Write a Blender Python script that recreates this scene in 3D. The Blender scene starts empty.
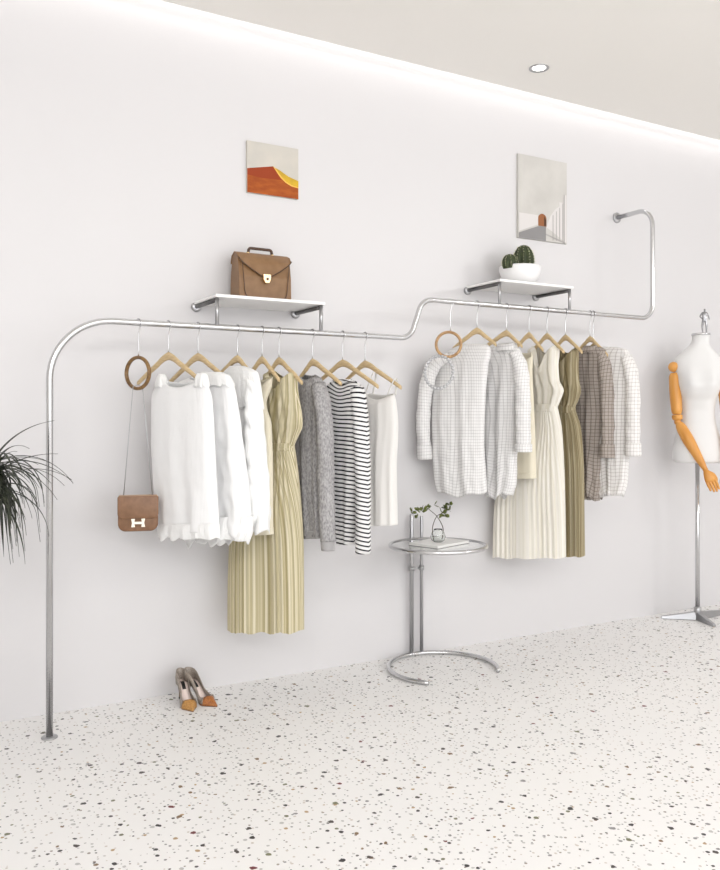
import bpy, bmesh, math, random
import numpy as np
from mathutils import Vector, Matrix

random.seed(4)
scene = bpy.context.scene
COL = scene.collection
PI = math.pi

# ------------------------------------------------------------------ survey of the place
CAMZ, FL, HZ, CX = 1.2, 844.0, 420.0, 360.0
YAW = math.radians(60.3)
FW = (math.cos(YAW), math.sin(YAW)); RT = (math.sin(YAW), -math.cos(YAW))
WALL = 3.62          # face of the display wall
RAIL = 3.35          # axis of the clothes rail
CEIL = 2.965

def ray(px):
    k = px - CX
    return (FL * FW[0] + k * RT[0], FL * FW[1] + k * RT[1])
def atY(px, py, Y=RAIL):
    a, b = ray(px); t = Y / b
    return Vector((a * t, Y, CAMZ + (HZ - py) * t))
def atZ(px, py, z=0.0):
    a, b = ray(px); t = (z - CAMZ) / (HZ - py)
    return Vector((a * t, b * t, z))
def atPlane(px, py, o, th):
    """hit on the vertical plane through o, turned th from -Y towards +X; gives (u, z)"""
    a, b = ray(px); dx, dy = math.sin(th), -math.cos(th)
    det = -a * dy + b * dx
    t = (-o[0] * dy + o[1] * dx) / det
    u = (a * o[1] - b * o[0]) / det
    return u, CAMZ + (HZ - py) * t

# ------------------------------------------------------------------ materials
MATS = {}
def mat(name, color, rough=0.5, metal=0.0, **kw):
    if name in MATS: return MATS[name]
    m = bpy.data.materials.new(name); m.use_nodes = True
    b = m.node_tree.nodes['Principled BSDF']
    b.inputs['Base Color'].default_value = (*color, 1)
    b.inputs['Roughness'].default_value = rough
    b.inputs['Metallic'].default_value = metal
    for k, v in kw.items(): b.inputs[k].default_value = v
    MATS[name] = m
    return m
def srgb(r, g, b):
    f = lambda c: (c / 12.92 if c <= .04045 else ((c + .055) / 1.055) ** 2.4)
    return tuple(f(c / 255) for c in (r, g, b))
def nodes(m): return m.node_tree.nodes, m.node_tree.links, m.node_tree.nodes['Principled BSDF']
def nd(N, typ, **kw):
    n = N.new(typ)
    for k, v in kw.items():
        if isinstance(v, (int, float, str, bool)) and hasattr(n, k): setattr(n, k, v)
    return n
def math_node(N, L, op, a, b=None, c=None):
    n = N.new('ShaderNodeMath'); n.operation = op
    for i, v in enumerate((a, b, c)):
        if v is None: continue
        if isinstance(v, (int, float)): n.inputs[i].default_value = v
        else: L.new(v, n.inputs[i])
    return n.outputs[0]
def mixc(N, L, fac, a, b):
    n = N.new('ShaderNodeMix'); n.data_type = 'RGBA'
    for i, v in ((0, fac), (6, a), (7, b)):
        if isinstance(v, tuple): n.inputs[i].default_value = (*v, 1)
        elif isinstance(v, (int, float)): n.inputs[i].default_value = v
        else: L.new(v, n.inputs[i])
    return n.outputs[2]
def add_bump(m, scale, strength, dist=0.002, coord='Object', detail=4):
    N, L, b = nodes(m)
    tc = N.new('ShaderNodeTexCoord'); no = N.new('ShaderNodeTexNoise')
    no.inputs['Scale'].default_value = scale; no.inputs['Detail'].default_value = detail
    L.new(tc.outputs[coord], no.inputs['Vector'])
    bp = N.new('ShaderNodeBump'); bp.inputs['Strength'].default_value = strength; bp.inputs['Distance'].default_value = dist
    L.new(no.outputs['Fac'], bp.inputs['Height']); L.new(bp.outputs['Normal'], b.inputs['Normal'])
    return no

def noise_color(m, c1, c2, scale, coord='Object', stretch=None, lo=.35, hi=.65):
    N, L, b = nodes(m)
    tc = N.new('ShaderNodeTexCoord'); no = N.new('ShaderNodeTexNoise'); no.inputs['Scale'].default_value = scale
    no.inputs['Detail'].default_value = 5
    if stretch:
        mp = N.new('ShaderNodeMapping'); mp.inputs['Scale'].default_value = stretch
        L.new(tc.outputs[coord], mp.inputs['Vector']); L.new(mp.outputs['Vector'], no.inputs['Vector'])
    else: L.new(tc.outputs[coord], no.inputs['Vector'])
    mr = N.new('ShaderNodeMapRange'); mr.inputs[1].default_value = lo; mr.inputs[2].default_value = hi
    L.new(no.outputs['Fac'], mr.inputs[0])
    L.new(mixc(N, L, mr.outputs[0], c1, c2), b.inputs['Base Color'])
    return m

WALLM = mat('wall_paint', srgb(216, 214, 215), 0.38); WALLM.node_tree.nodes['Principled BSDF'].inputs['Specular IOR Level'].default_value = .35
add_bump(WALLM, 3, .04, .01)
CEILM = mat('ceiling_paint', srgb(245, 242, 237), 0.8)
SIDEM = mat('side_wall_paint', srgb(232, 230, 228), 0.7)
CHROME = mat('chrome', (.60, .60, .61), .16, 1.0)
BRUSH = mat('brushed_steel', (.44, .44, .45), .28, 1.0)
DARKST = mat('dark_steel', (.16, .155, .155), .35, .9)
WOODH = noise_color(mat('hanger_wood', (.5, .4, .28), .45), srgb(214, 190, 148), srgb(192, 166, 124), 30, stretch=(1, 1, 8))
RINGW = noise_color(mat('ring_wood', (.3, .2, .1), .3), srgb(142, 108, 62), srgb(96, 68, 36), 60)
RINGL = noise_color(mat('pale_ring_wood', (.3, .2, .1), .3), srgb(196, 158, 112), srgb(150, 112, 70), 60)
WHITE = mat('white_lacquer', srgb(240, 239, 237), .35)
ARMW = noise_color(mat('arm_wood', (.5, .3, .1), .35), srgb(226, 164, 84), srgb(204, 138, 60), 14, stretch=(1, 1, .12))
LINEN = mat('mannequin_linen', srgb(228, 227, 226), .85); add_bump(LINEN, 600, .25, .0006)
LEATH = noise_color(mat('tan_leather', (.2, .13, .08), .42), srgb(138, 104, 70), srgb(128, 95, 62), 25); add_bump(LEATH, 260, .18, .0008)
LEATHD = mat('dark_leather', srgb(74, 50, 34), .45)
BAGB = noise_color(mat('taupe_leather', (.2, .13, .08), .4), srgb(134, 98, 70), srgb(120, 85, 58), 40)
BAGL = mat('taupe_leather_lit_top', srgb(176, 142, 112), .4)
BRASS = mat('pale_gold', srgb(235, 208, 165), .25, 1.0)
CREAMM = mat('cream_clasp', srgb(250, 240, 222), .25, .2)
GLASS = mat('clear_glass', (.96, .98, .97), .02, 0, **{'Transmission Weight': 1.0, 'IOR': 1.45})
TWIG = mat('twig', srgb(70, 62, 44), .7)
LEAFM = noise_color(mat('sprig_leaf', (.1, .15, .03), .5), srgb(122, 130, 62), srgb(66, 80, 34), 60)
PALM = noise_color(mat('palm_leaf', (.02, .03, .02), .45), srgb(36, 40, 32), srgb(58, 62, 46), 20)
BARK = noise_color(mat('bark', (.2, .14, .09), .9), srgb(120, 98, 74), srgb(84, 66, 48), 25)
SOIL = mat('soil', srgb(60, 46, 36), .95)
CACT = noise_color(mat('cactus_skin', (.02, .04, .01), .6), srgb(38, 48, 26), srgb(58, 68, 34), 40)
SPINE = mat('spine', srgb(214, 212, 170), .7)
CERAM = mat('white_ceramic', srgb(243, 242, 242), .3)
BLACK = mat('black_rubber', srgb(26, 24, 24), .5)
PAPER = mat('paper', srgb(240, 239, 236), .7)

# --- cloth
def cloth(name, color, trans=.25, rough=.9, bump=(700, .2, .0005)):
    m = mat(name, color, rough)
    N, L, b = nodes(m)
    b.inputs['Specular IOR Level'].default_value = .15
    out = N['Material Output']
    tr = N.new('ShaderNodeBsdfTranslucent'); tr.inputs['Color'].default_value = (*color, 1)
    mx = N.new('ShaderNodeMixShader'); mx.inputs[0].default_value = trans
    L.new(b.outputs[0], mx.inputs[1]); L.new(tr.outputs[0], mx.inputs[2]); L.new(mx.outputs[0], out.inputs['Surface'])
    if bump: add_bump(m, *bump)
    m['tr'] = tr.name
    return m
def cloth_color(m, sock):
    N, L, b = nodes(m)
    L.new(sock, b.inputs['Base Color']); L.new(sock, N[m['tr']].inputs['Color'])
def streaks(m, sx, sz, strength, dist):
    N, L, b = nodes(m)
    uv = N.new('ShaderNodeUVMap'); uv.uv_map = 'UVMap'; mp = N.new('ShaderNodeMapping'); mp.inputs['Scale'].default_value = (sx, sz, 1)
    no = N.new('ShaderNodeTexNoise'); no.inputs['Scale'].default_value = 1; no.inputs['Detail'].default_value = 4; no.inputs['Distortion'].default_value = .8
    L.new(uv.outputs[0], mp.inputs['Vector']); L.new(mp.outputs['Vector'], no.inputs['Vector'])
    bp = N.new('ShaderNodeBump'); bp.inputs['Strength'].default_value = strength; bp.inputs['Distance'].default_value = dist
    L.new(no.outputs['Fac'], bp.inputs['Height']); L.new(bp.outputs['Normal'], b.inputs['Normal']); L.new(bp.outputs['Normal'], N[m['tr']].inputs['Normal'])
def uvxy(m):
    N, L, b = nodes(m)
    uv = N.new('ShaderNodeUVMap'); uv.uv_map = 'UVMap'
    sp = N.new('ShaderNodeSeparateXYZ'); L.new(uv.outputs[0], sp.inputs[0])
    return N, L, sp.outputs[0], sp.outputs[1]
def line(N, L, x, pitch, width, off=0.0):
    f = math_node(N, L, 'FRACT', math_node(N, L, 'ADD', math_node(N, L, 'DIVIDE', x, pitch), 50 + off))
    return math_node(N, L, 'LESS_THAN', f, width)
def check(name, ground, ink, pitch, wx, wy, trans=.2, ink2=None, gap=.5):
    m = cloth(name, ground, trans); N, L, x, y = uvxy(m)
    c = mixc(N, L, math_node(N, L, 'MULTIPLY', line(N, L, x, pitch * .72, wx), gap), ground, ink)
    c = mixc(N, L, math_node(N, L, 'MULTIPLY', line(N, L, y, pitch, wy), gap), c, ink)
    if ink2:
        c = mixc(N, L, math_node(N, L, 'MULTIPLY', line(N, L, x, pitch * 3, wx / 3, .3), .8), c, ink2)
        c = mixc(N, L, math_node(N, L, 'MULTIPLY', line(N, L, y, pitch * 3, wy / 3, .3), .8), c, ink2)
    cloth_color(m, c)
    return m
def vstripe(name, c1, c2, c3, pitch, trans=.2):
    m = cloth(name, c1, trans); N, L, x, y = uvxy(m)
    no = N.new('ShaderNodeTexNoise'); no.noise_dimensions = '1D'; no.inputs['Scale'].default_value = 1.0; no.inputs['Detail'].default_value = 2
    L.new(math_node(N, L, 'DIVIDE', x, pitch), no.inputs['W'])
    mr = N.new('ShaderNodeMapRange'); mr.inputs[1].default_value = .35; mr.inputs[2].default_value = .62
    L.new(no.outputs['Fac'], mr.inputs[0])
    c = mixc(N, L, mr.outputs[0], c1, c2)
    c = mixc(N, L, math_node(N, L, 'MULTIPLY', line(N, L, x, pitch * 2.3, .25), .7), c, c3)
    cloth_color(m, c)
    return m
SHEER = cloth('sheer_white', srgb(253, 253, 253), .12, bump=(120, .25, .001))
LACE = cloth('white_lace', srgb(253, 253, 252), .12, bump=(90, .8, .004))
streaks(SHEER, 40, 5, .3, .010); streaks(LACE, 60, 16, .5, .014)
CREAM = cloth('cream_crepe', srgb(243, 236, 216), .2)
WHITEC = cloth('white_cotton', srgb(246, 244, 241), .25)
OLIVE = vstripe('olive_pleats', srgb(227, 218, 188), srgb(180, 168, 128), srgb(240, 232, 208), .012)
OLIVED = vstripe('dark_olive_pleats', srgb(178, 166, 136), srgb(136, 122, 90), srgb(200, 190, 162), .012)
IVORY = vstripe('ivory_pleats', srgb(249, 246, 238), srgb(238, 233, 219), srgb(251, 247, 240), .014)
SHIRTC = check('white_check', srgb(248, 247, 246), srgb(184, 181, 181), .0155, .2, .2, gap=.42)
SHIRTD = check('white_check_warm', srgb(248, 246, 244), srgb(180, 172, 168), .0185, .2, .2, gap=.42)
BROWNC = check('brown_check', srgb(184, 174, 166), srgb(112, 102, 96), .0185, .2, .2, .1, gap=.6)
GREYM = cloth('grey_marl', srgb(140, 138, 138), .05, bump=(400, .5, .0015))
noise_color(GREYM, srgb(186, 184, 184), srgb(142, 140, 141), 150, stretch=(1, 1, .5))
RIB = cloth('grey_rib', srgb(168, 166, 166), .05, bump=(300, .4, .001))
STRIPE = cloth('navy_stripe', srgb(240, 240, 240), .1)
N_, L_, x_, y_ = uvxy(STRIPE)
cloth_color(STRIPE, mixc(N_, L_, line(N_, L_, math_node(N_, L_, 'MULTIPLY_ADD', x_, .28, y_), .0192, .34), srgb(242, 241, 240), srgb(38, 36, 42)))

# --- terrazzo
TERR = mat('terrazzo', srgb(232, 229, 226), .42)
def build_terrazzo():
    N, L, b = nodes(TERR)
    b.inputs['Specular IOR Level'].default_value = .4
    tc = N.new('ShaderNodeTexCoord')
    base = N.new('ShaderNodeTexNoise'); base.inputs['Scale'].default_value = 2.2; L.new(tc.outputs['Object'], base.inputs['Vector'])
    col = mixc(N, L, base.outputs['Fac'], srgb(243, 241, 239), srgb(237, 236, 235))
    wn = N.new('ShaderNodeTexNoise'); wn.inputs['Scale'].default_value = 60; L.new(tc.outputs['Object'], wn.inputs['Vector'])
    def layer(col, scale, off, rmin, rmax, dens, ramp):
        mp = N.new('ShaderNodeMapping'); mp.inputs['Location'].default_value = off
        mp.inputs['Scale'].default_value = (1, 1.0, 1); L.new(tc.outputs['Object'], mp.inputs['Vector'])
        add = N.new('ShaderNodeMixRGB'); add.blend_type = 'LINEAR_LIGHT'; add.inputs[0].default_value = .006 * 20 / scale
        L.new(mp.outputs[0], add.inputs[1]); L.new(wn.outputs['Color'], add.inputs[2])
        v = N.new('ShaderNodeTexVoronoi'); v.voronoi_dimensions = '2D'; v.inputs['Scale'].default_value = scale
        L.new(add.outputs[0], v.inputs['Vector'])
        sp = N.new('ShaderNodeSeparateColor'); L.new(v.outputs['Color'], sp.inputs[0])
        r = N.new('ShaderNodeMapRange'); L.new(sp.outputs[1], r.inputs[0]); r.inputs[3].default_value = rmin; r.inputs[4].default_value = rmax
        # few large chips, many small ones
        r2 = math_node(N, L, 'MULTIPLY', r.outputs[0], math_node(N, L, 'LESS_THAN', sp.outputs[0], dens))
        f = math_node(N, L, 'LESS_THAN', v.outputs['Distance'], r2)
        cr = N.new('ShaderNodeValToRGB'); cr.color_ramp.interpolation = 'CONSTANT'
        while len(cr.color_ramp.elements) < len(ramp): cr.color_ramp.elements.new(.5)
        for e, (p, c) in zip(cr.color_ramp.elements, ramp): e.position = p; e.color = (*srgb(*c), 1)
        L.new(sp.outputs[2], cr.inputs[0])
        return mixc(N, L, f, col, cr.outputs[0])
    dark, brown, red = (48, 44, 44), (122, 96, 66), (110, 40, 44)
    grey, lg, tan, olive = (140, 138, 138), (190, 188, 186), (176, 148, 110), (112, 112, 84)
    col = layer(col, 58, (3.1, 1.7, 0), .10, .28, .36, [(0, lg), (.35, (206, 198, 190)), (.6, grey), (.8, (150, 140, 132)), (.92, (96, 92, 92))])
    col = layer(col, 30, (.3, 7.7, 0), .08, .21, .30, [(0, dark), (.22, grey), (.45, brown), (.55, lg), (.78, tan), (.86, olive), (.93, (80, 74, 74))])
    col = layer(col, 13, (5.3, 2.2, 0), .07, .125, .30, [(0, dark), (.42, (70, 62, 58)), (.62, brown), (.76, olive), (.84, red), (.9, grey)])
    L.new(col, b.inputs['Base Color'])
build_terrazzo()

# ------------------------------------------------------------------ object helpers
def link(name, bm, m, parent=None, loc=None, smooth=True):
    me = bpy.data.meshes.new(name)
    bmesh.ops.recalc_face_normals(bm, faces=bm.faces)
    loc = Vector(loc) if loc is not None else (parent_world(parent) if parent else Vector((0, 0, 0)))
    for v in bm.verts: v.co -= loc
    bm.to_mesh(me); bm.free()
    for p in me.polygons: p.use_smooth = smooth
    if m: me.materials.append(m)
    o = bpy.data.objects.new(name, me); COL.objects.link(o)
    if parent: o.parent = parent; o.location = loc - parent_world(parent)
    else: o.location = loc
    return o
def parent_world(o):
    v = Vector((0, 0, 0))
    while o: v += Vector(o.location); o = o.parent
    return v
def tag(o, label=None, cat=None, group=None, kind=None):
    if label: o['label'] = label
    if cat: o['category'] = cat
    if group: o['group'] = group
    if kind: o['kind'] = kind
    return o
def thing(name, loc, label, cat, group=None):
    o = bpy.data.objects.new(name, None); COL.objects.link(o); o.location = loc; o.empty_display_size = .05
    return tag(o, label, cat, group)
def sharp(o, ang=35):
    for p in o.data.polygons: p.use_smooth = True
    m = o.modifiers.new('edges', 'EDGE_SPLIT'); m.split_angle = math.radians(ang)
    return o
def bevel(o, w=.003, seg=2):
    m = o.modifiers.new('bevel', 'BEVEL'); m.width = w; m.segments = seg; m.limit_method = 'ANGLE'
    return o
def box(bm, x0, x1, y0, y1, z0, z1):
    vs = [bm.verts.new((x, y, z)) for z in (z0, z1) for y in (y0, y1) for x in (x0, x1)]
    for f in ((0, 1, 3, 2), (4, 5, 7, 6), (0, 1, 5, 4), (2, 3, 7, 6), (0, 2, 6, 4), (1, 3, 7, 5)):
        bm.faces.new([vs[i] for i in f])
    return bm
def grid_faces(bm, rows, closed_u=True, cap0=False, cap1=False, uv=None):
    """rows: list of lists of Vectors"""
    V = [[bm.verts.new(p) for p in r] for r in rows]
    n = len(rows[0]); ul = (bm.loops.layers.uv.get('UVMap') or bm.loops.layers.uv.new('UVMap')) if uv else None
    for i in range(len(rows) - 1):
        for j in range(n if closed_u else n - 1):
            k = (j + 1) % n
            try: f = bm.faces.new((V[i][j], V[i][k], V[i + 1][k], V[i + 1][j]))
            except ValueError: continue
            if uv:
                jj = j + 1
                for lp, (a, b) in zip(f.loops, ((i, j), (i, jj), (i + 1, jj), (i + 1, j))): lp[ul].uv = uv(a, b)
    if cap0: bm.faces.new(V[0])
    if cap1: bm.faces.new(V[-1])
    return V
def tube(bm, pts, r, seg=12, closed=False, caps=True, rb=None, up=None):
    """sweep a circle (or flat ellipse r x rb) along pts; r may be a list"""
    pts = [Vector(p) for p in pts]; n = len(pts)
    rr = r if isinstance(r, (list, tuple)) else [r] * n
    ref = None; rings = []
    for i, p in enumerate(pts):
        if closed: t = pts[(i + 1) % n] - pts[i - 1]
        else: t = pts[min(i + 1, n - 1)] - pts[max(i - 1, 0)]
        t.normalize()
        if up is not None: ref = Vector(up) - t * Vector(up).dot(t)
        elif ref is None:
            ref = Vector((0, 0, 1)) if abs(t.z) < .9 else Vector((1, 0, 0)); ref = ref - t * ref.dot(t)
        else: ref = ref - t * ref.dot(t)
        ref.normalize(); s = t.cross(ref)
        b = rr[i] if rb is None else (rb[i] if isinstance(rb, (list, tuple)) else rb)
        rings.append([p + ref * (math.cos(a) * rr[i]) + s * (math.sin(a) * b) for a in [2 * PI * k / seg for k in range(seg)]])
    if closed: rings.append(rings[0][:]); 
    V = grid_faces(bm, rings, True, caps and not closed, caps and not closed)
    if closed: bmesh.ops.remove_doubles(bm, verts=[v for r_ in (V[0], V[-1]) for v in r_], dist=1e-6)
    return bm
def lathe(bm, prof, c=(0, 0, 0), seg=32, sx=1, sy=1, caps=True):
    c = Vector(c)
    rows = [[c + Vector((r * sx * math.cos(a), r * sy * math.sin(a), z)) for a in [2 * PI * k / seg for k in range(seg)]] for r, z in prof]
    grid_faces(bm, rows, True, caps, caps); return bm
def smooth_path(pts, n=8):
    pts = [Vector(p) for p in pts]; out = []
    for i in range(len(pts) - 1):
        p0, p1, p2, p3 = pts[max(i - 1, 0)], pts[i], pts[i + 1], pts[min(i + 2, len(pts) - 1)]
        for k in range(n):
            t = k / n
            out.append(.5 * ((2 * p1) + (p2 - p0) * t + (2 * p0 - 5 * p1 + 4 * p2 - p3) * t * t + (3 * p1 - p0 - 3 * p2 + p3) * t ** 3))
    out.append(pts[-1]); return out
def ball(bm, c, r, seg=20, sx=1, sy=1, sz=1):
    n0 = len(bm.verts)
    res = bmesh.ops.create_uvsphere(bm, u_segments=seg, v_segments=seg // 2, radius=r)
    for v in res['verts']: v.co = Vector((v.co.x * sx, v.co.y * sy, v.co.z * sz)) + Vector(c)
    return res['verts']
def fillet(pts, r, n=10):
    """polyline with rounded corners; r per inner corner"""
    pts = [Vector(p) for p in pts]; out = [pts[0]]
    for i in range(1, len(pts) - 1):
        a, b, c = pts[i - 1], pts[i], pts[i + 1]; rad = r[i - 1]
        d1 = (a - b).normalized(); d2 = (c - b).normalized()
        ang = d1.angle(d2); L = rad / math.tan(ang / 2)
        p1 = b + d1 * L; bis = (d1 + d2).normalized(); cen = b + bis * (rad / math.sin(ang / 2))
        v1 = p1 - cen; v2 = b + d2 * L - cen; tot = v1.angle(v2); ax = v1.cross(v2).normalized()
        for k in range(n + 1): out.append(cen + Matrix.Rotation(tot * k / n, 3, ax) @ v1)
    out.append(pts[-1]); return out

# ------------------------------------------------------------------ the room
X0, X1, Y0 = -1.6, 6.6, -3.2
def structure(name, bm, m, smooth=False):
    o = link(name, bm, m, smooth=smooth); o['kind'] = 'structure'; return o
structure('floor', box(bmesh.new(), X0, X1, Y0, WALL, -.1, 0), TERR)
structure('wall_back', box(bmesh.new(), X0, X1, WALL, WALL + .15, -.1, 3.4), WALLM)
structure('wall_left', box(bmesh.new(), X0 - .15, X0, Y0, WALL + .15, -.1, 3.4), SIDEM)
structure('wall_right', box(bmesh.new(), X1, X1 + .15, Y0, WALL + .15, -.1, 3.4), SIDEM)
LIP = 3.50
structure('ceiling', box(bmesh.new(), X0, X1, Y0, LIP, CEIL, CEIL + .05), CEILM)
structure('trim_1', box(bmesh.new(), X0, X1, 3.30, WALL, 3.075, 3.14), CEILM)
o = link('led_strip', box(bmesh.new(), X0 + .02, X1 - .02, LIP + .03, WALL - .03, 3.055, 3.075), None)
m = bpy.data.materials.new('led_diffuser'); m.use_nodes = True
m.node_tree.nodes['Principled BSDF'].inputs['Emission Color'].default_value = (1, .985, .97, 1)
m.node_tree.nodes['Principled BSDF'].inputs['Emission Strength'].default_value = 2.2
o.data.materials.append(m)
tag(o, 'long white LED strip tucked in the ceiling slot above the wall', 'light strip')
LEDM = m

# recessed downlight
c = atZ(539, 68, CEIL)
t = thing('downlight', c, 'small round white recessed downlight in the ceiling', 'light')
bm = bmesh.new(); lathe(bm, [(.034, 0.0), (.044, -.006), (.05, -.004), (.05, 0.0)], c, 32, caps=False); link('trim_ring', bm, BRUSH, t)
bm = bmesh.new(); lathe(bm, [(.0, -.001), (.034, -.0015)], c, 32, caps=False)
lm = bpy.data.materials.new('lamp_lens'); lm.use_nodes = True
lm.node_tree.nodes['Principled BSDF'].inputs['Emission Color'].default_value = (1, .98, .95, 1)
lm.node_tree.nodes['Principled BSDF'].inputs['Emission Strength'].default_value = 2.5
bmesh.ops.remove_doubles(bm, verts=bm.verts, dist=1e-6)
link('lens', bm, lm, t)

# ------------------------------------------------------------------ the clothes rail
ZL = atY(250, 329).z; ZU = atY(520, 307.5).z
foot = Vector((atY(49.5, 560).x, RAIL, 0))
xs0 = atY(409, 336).x; xs1 = atY(424, 300).x
xr = atY(652.5, 280).x; ztop = atY(652.5, 208).z
t = thing('clothes_rail', foot, 'long polished chrome clothes rail stepping along the white wall', 'clothes rail')
path = fillet([foot, (foot.x, RAIL, ZL), ((xs0 + xs1) / 2 - .035, RAIL, ZL), ((xs0 + xs1) / 2 + .035, RAIL, ZU), (xr, RAIL, ZU), (xr, RAIL, ztop), (xr, WALL, ztop)],
              [.235, .075, .075, .085, .10], 14)
bm = bmesh.new(); tube(bm, path, .0128, 20); link('tube', bm, CHROME, t)
bm = bmesh.new(); lathe(bm, [(.03, 0), (.03, .004), (.027, .006), (.014, .007)], foot, 32); link('floor_flange', bm, BRUSH, t)
bm = bmesh.new(); rows = []
for r, d in ((.031, 0), (.031, .006), (.028, .009), (.013, .010)):
    rows.append([Vector((xr + r * math.cos(a), WALL - d, ztop + r * math.sin(a))) for a in [2 * PI * k / 32 for k in range(32)]])
grid_faces(bm, rows, True, True, True); link('wall_flange', bm, BRUSH, t)

# ------------------------------------------------------------------ wall shelves
def shelf(pl, pr, zr, label, over_l, over_r):
    a, b = atY(*pl), atY(*pr); z = (a.z + b.z) / 2
    t = thing('wall_shelf', ((a.x + b.x) / 2, WALL, z), label, 'shelf', 'wall shelves above the rail')
    bm = box(bmesh.new(), a.x - over_l, b.x + over_r, RAIL - .02, WALL, z + .009, z + .022)
    bevel(link('board', bm, WHITE, t, smooth=False), .002)
    for p in (a, b):
        br = thing_part = None
        bm = bmesh.new(); tube(bm, [(p.x, RAIL - .002, z), (p.x, WALL - .004, z)], .009, 14)
        br = link('bracket_rod', bm, DARKST, t)
        bm = bmesh.new(); rows = []
        for r, d in ((.022, 0), (.022, .012), (.018, .016), (.009, .017)):
            rows.append([Vector((p.x + r * math.cos(q), WALL - d, z + r * math.sin(q))) for q in [2 * PI * k / 28 for k in range(28)]])
        grid_faces(bm, rows, True, True, True); link('wall_flange', bm, BRUSH, br)
        bm = bmesh.new(); tube(bm, [(p.x, RAIL, z + .008), (p.x, RAIL, zr + .0125)], .008, 14); link('post', bm, BRUSH, t)
    return t, z + .022, a.x, b.x
sh1, zs1, xa1, xb1 = shelf((217, 299.5), (321, 307.5), ZL, 'white wall shelf under the tan briefcase', .012, .012)
sh2, zs2, xa2, xb2 = shelf((499.5, 283.5), (569.5, 291), ZU, 'white wall shelf under the potted cactus', .012, .012)

# ------------------------------------------------------------------ hangers
class Frame:
    def __init__(s, px, py, th):
        p = atY(px, py); s.o = (p.x, p.y); s.th = math.radians(th); s.z = p.z
        s.d = Vector((math.sin(s.th), -math.cos(s.th), 0)); s.n = Vector((-math.cos(s.th), -math.sin(s.th), 0))
    def P(s, u, v, z): return Vector((s.o[0], s.o[1], 0)) + s.d * u + s.n * v + Vector((0, 0, z))
    def px(s, x, y): return atPlane(x, y, s.o, s.th)

def hook_bm(fr, zr, zbase, ux=0.0):
    R = .0128 + .0026
    pts = [fr.P(0, 0, zbase), fr.P(0, 0, zr - .05), fr.P(.002, 0, zr - .036)]
    for k in range(15):
        a = math.radians(-55 + 215 * k / 14)
        pts.append(fr.P(R * math.cos(a), 0, zr + R * math.sin(a) + (.0 if a > 0 else -.004)))
    bm = bmesh.new(); tube(bm, smooth_path(pts, 3), .0024, 10); return bm

def hanger(fr, zr, apex_y, left, right, label, group, mtl=None, dz=0.0):
    """apex_y: picture row of the hanger's top; left / right: its arm ends"""
    za = fr.px(CXP(fr), apex_y)[1] - dz
    ul, zl = fr.px(*left); ur, zr_ = fr.px(*right); zl -= dz; zr_ -= dz
    t = thing('clothes_hanger', fr.P(0, 0, za), label, 'hanger', group)
    link('hook', hook_bm(fr, zr, za - .004), CHROME, t)
    bm = bmesh.new()
    cen = []
    N = 36
    for i in range(N + 1):
        s = -1 + 2 * i / N; a = abs(s)
        ue, ze = (ul, zl) if s < 0 else (ur, zr_)
        u = ue * a
        # shoulders: flat top at the neck then a straight slope, curling down at the tip
        drop = (za - ze) * (a ** 1.12)
        k2 = min(1, a / .34); drop *= .42 + .58 * k2 ** .8
        cen.append((u, za - .016 - drop, .034 - .015 * a ** .7, .0068 + .001 * math.sin(a * PI)))
    rows = []
    for u, z, h, w in cen:
        rows.append([fr.P(u, w * math.cos(q), z + h / 2 * math.sin(q)) for q in [2 * PI * k / 12 for k in range(12)]])
    grid_faces(bm, rows, True, True, True)
    link('shoulder_bar', bm, mtl or WOODH, t)
    return t
def CXP(fr):
    d = Vector((fr.o[0], fr.o[1])); u = d.dot(Vector(FW)); v = d.dot(Vector(RT)); return CX + FL * v / u

# ------------------------------------------------------------------ garment shells
def pchip(x, y, xi):
    x = np.array(x, float); y = np.array(y, float)
    if len(x) == 2: return np.interp(xi, x, y)
    h = np.diff(x); d = np.diff(y) / h; m_ = np.zeros_like(y)
    for i in range(1, len(x) - 1):
        if d[i - 1] * d[i] > 0: m_[i] = 2 * d[i - 1] * d[i] / (d[i - 1] + d[i])
    m_[0], m_[-1] = d[0], d[-1]
    out = []
    for q in np.atleast_1d(xi):
        i = min(max(np.searchsorted(x, q) - 1, 0), len(h) - 1); t = (q - x[i]) / h[i]
        out.append((2*t**3-3*t**2+1)*y[i] + (t**3-2*t**2+t)*h[i]*m_[i] + (-2*t**3+3*t**2)*y[i+1] + (t**3-t**2)*h[i]*m_[i+1])
    return np.array(out)

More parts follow.
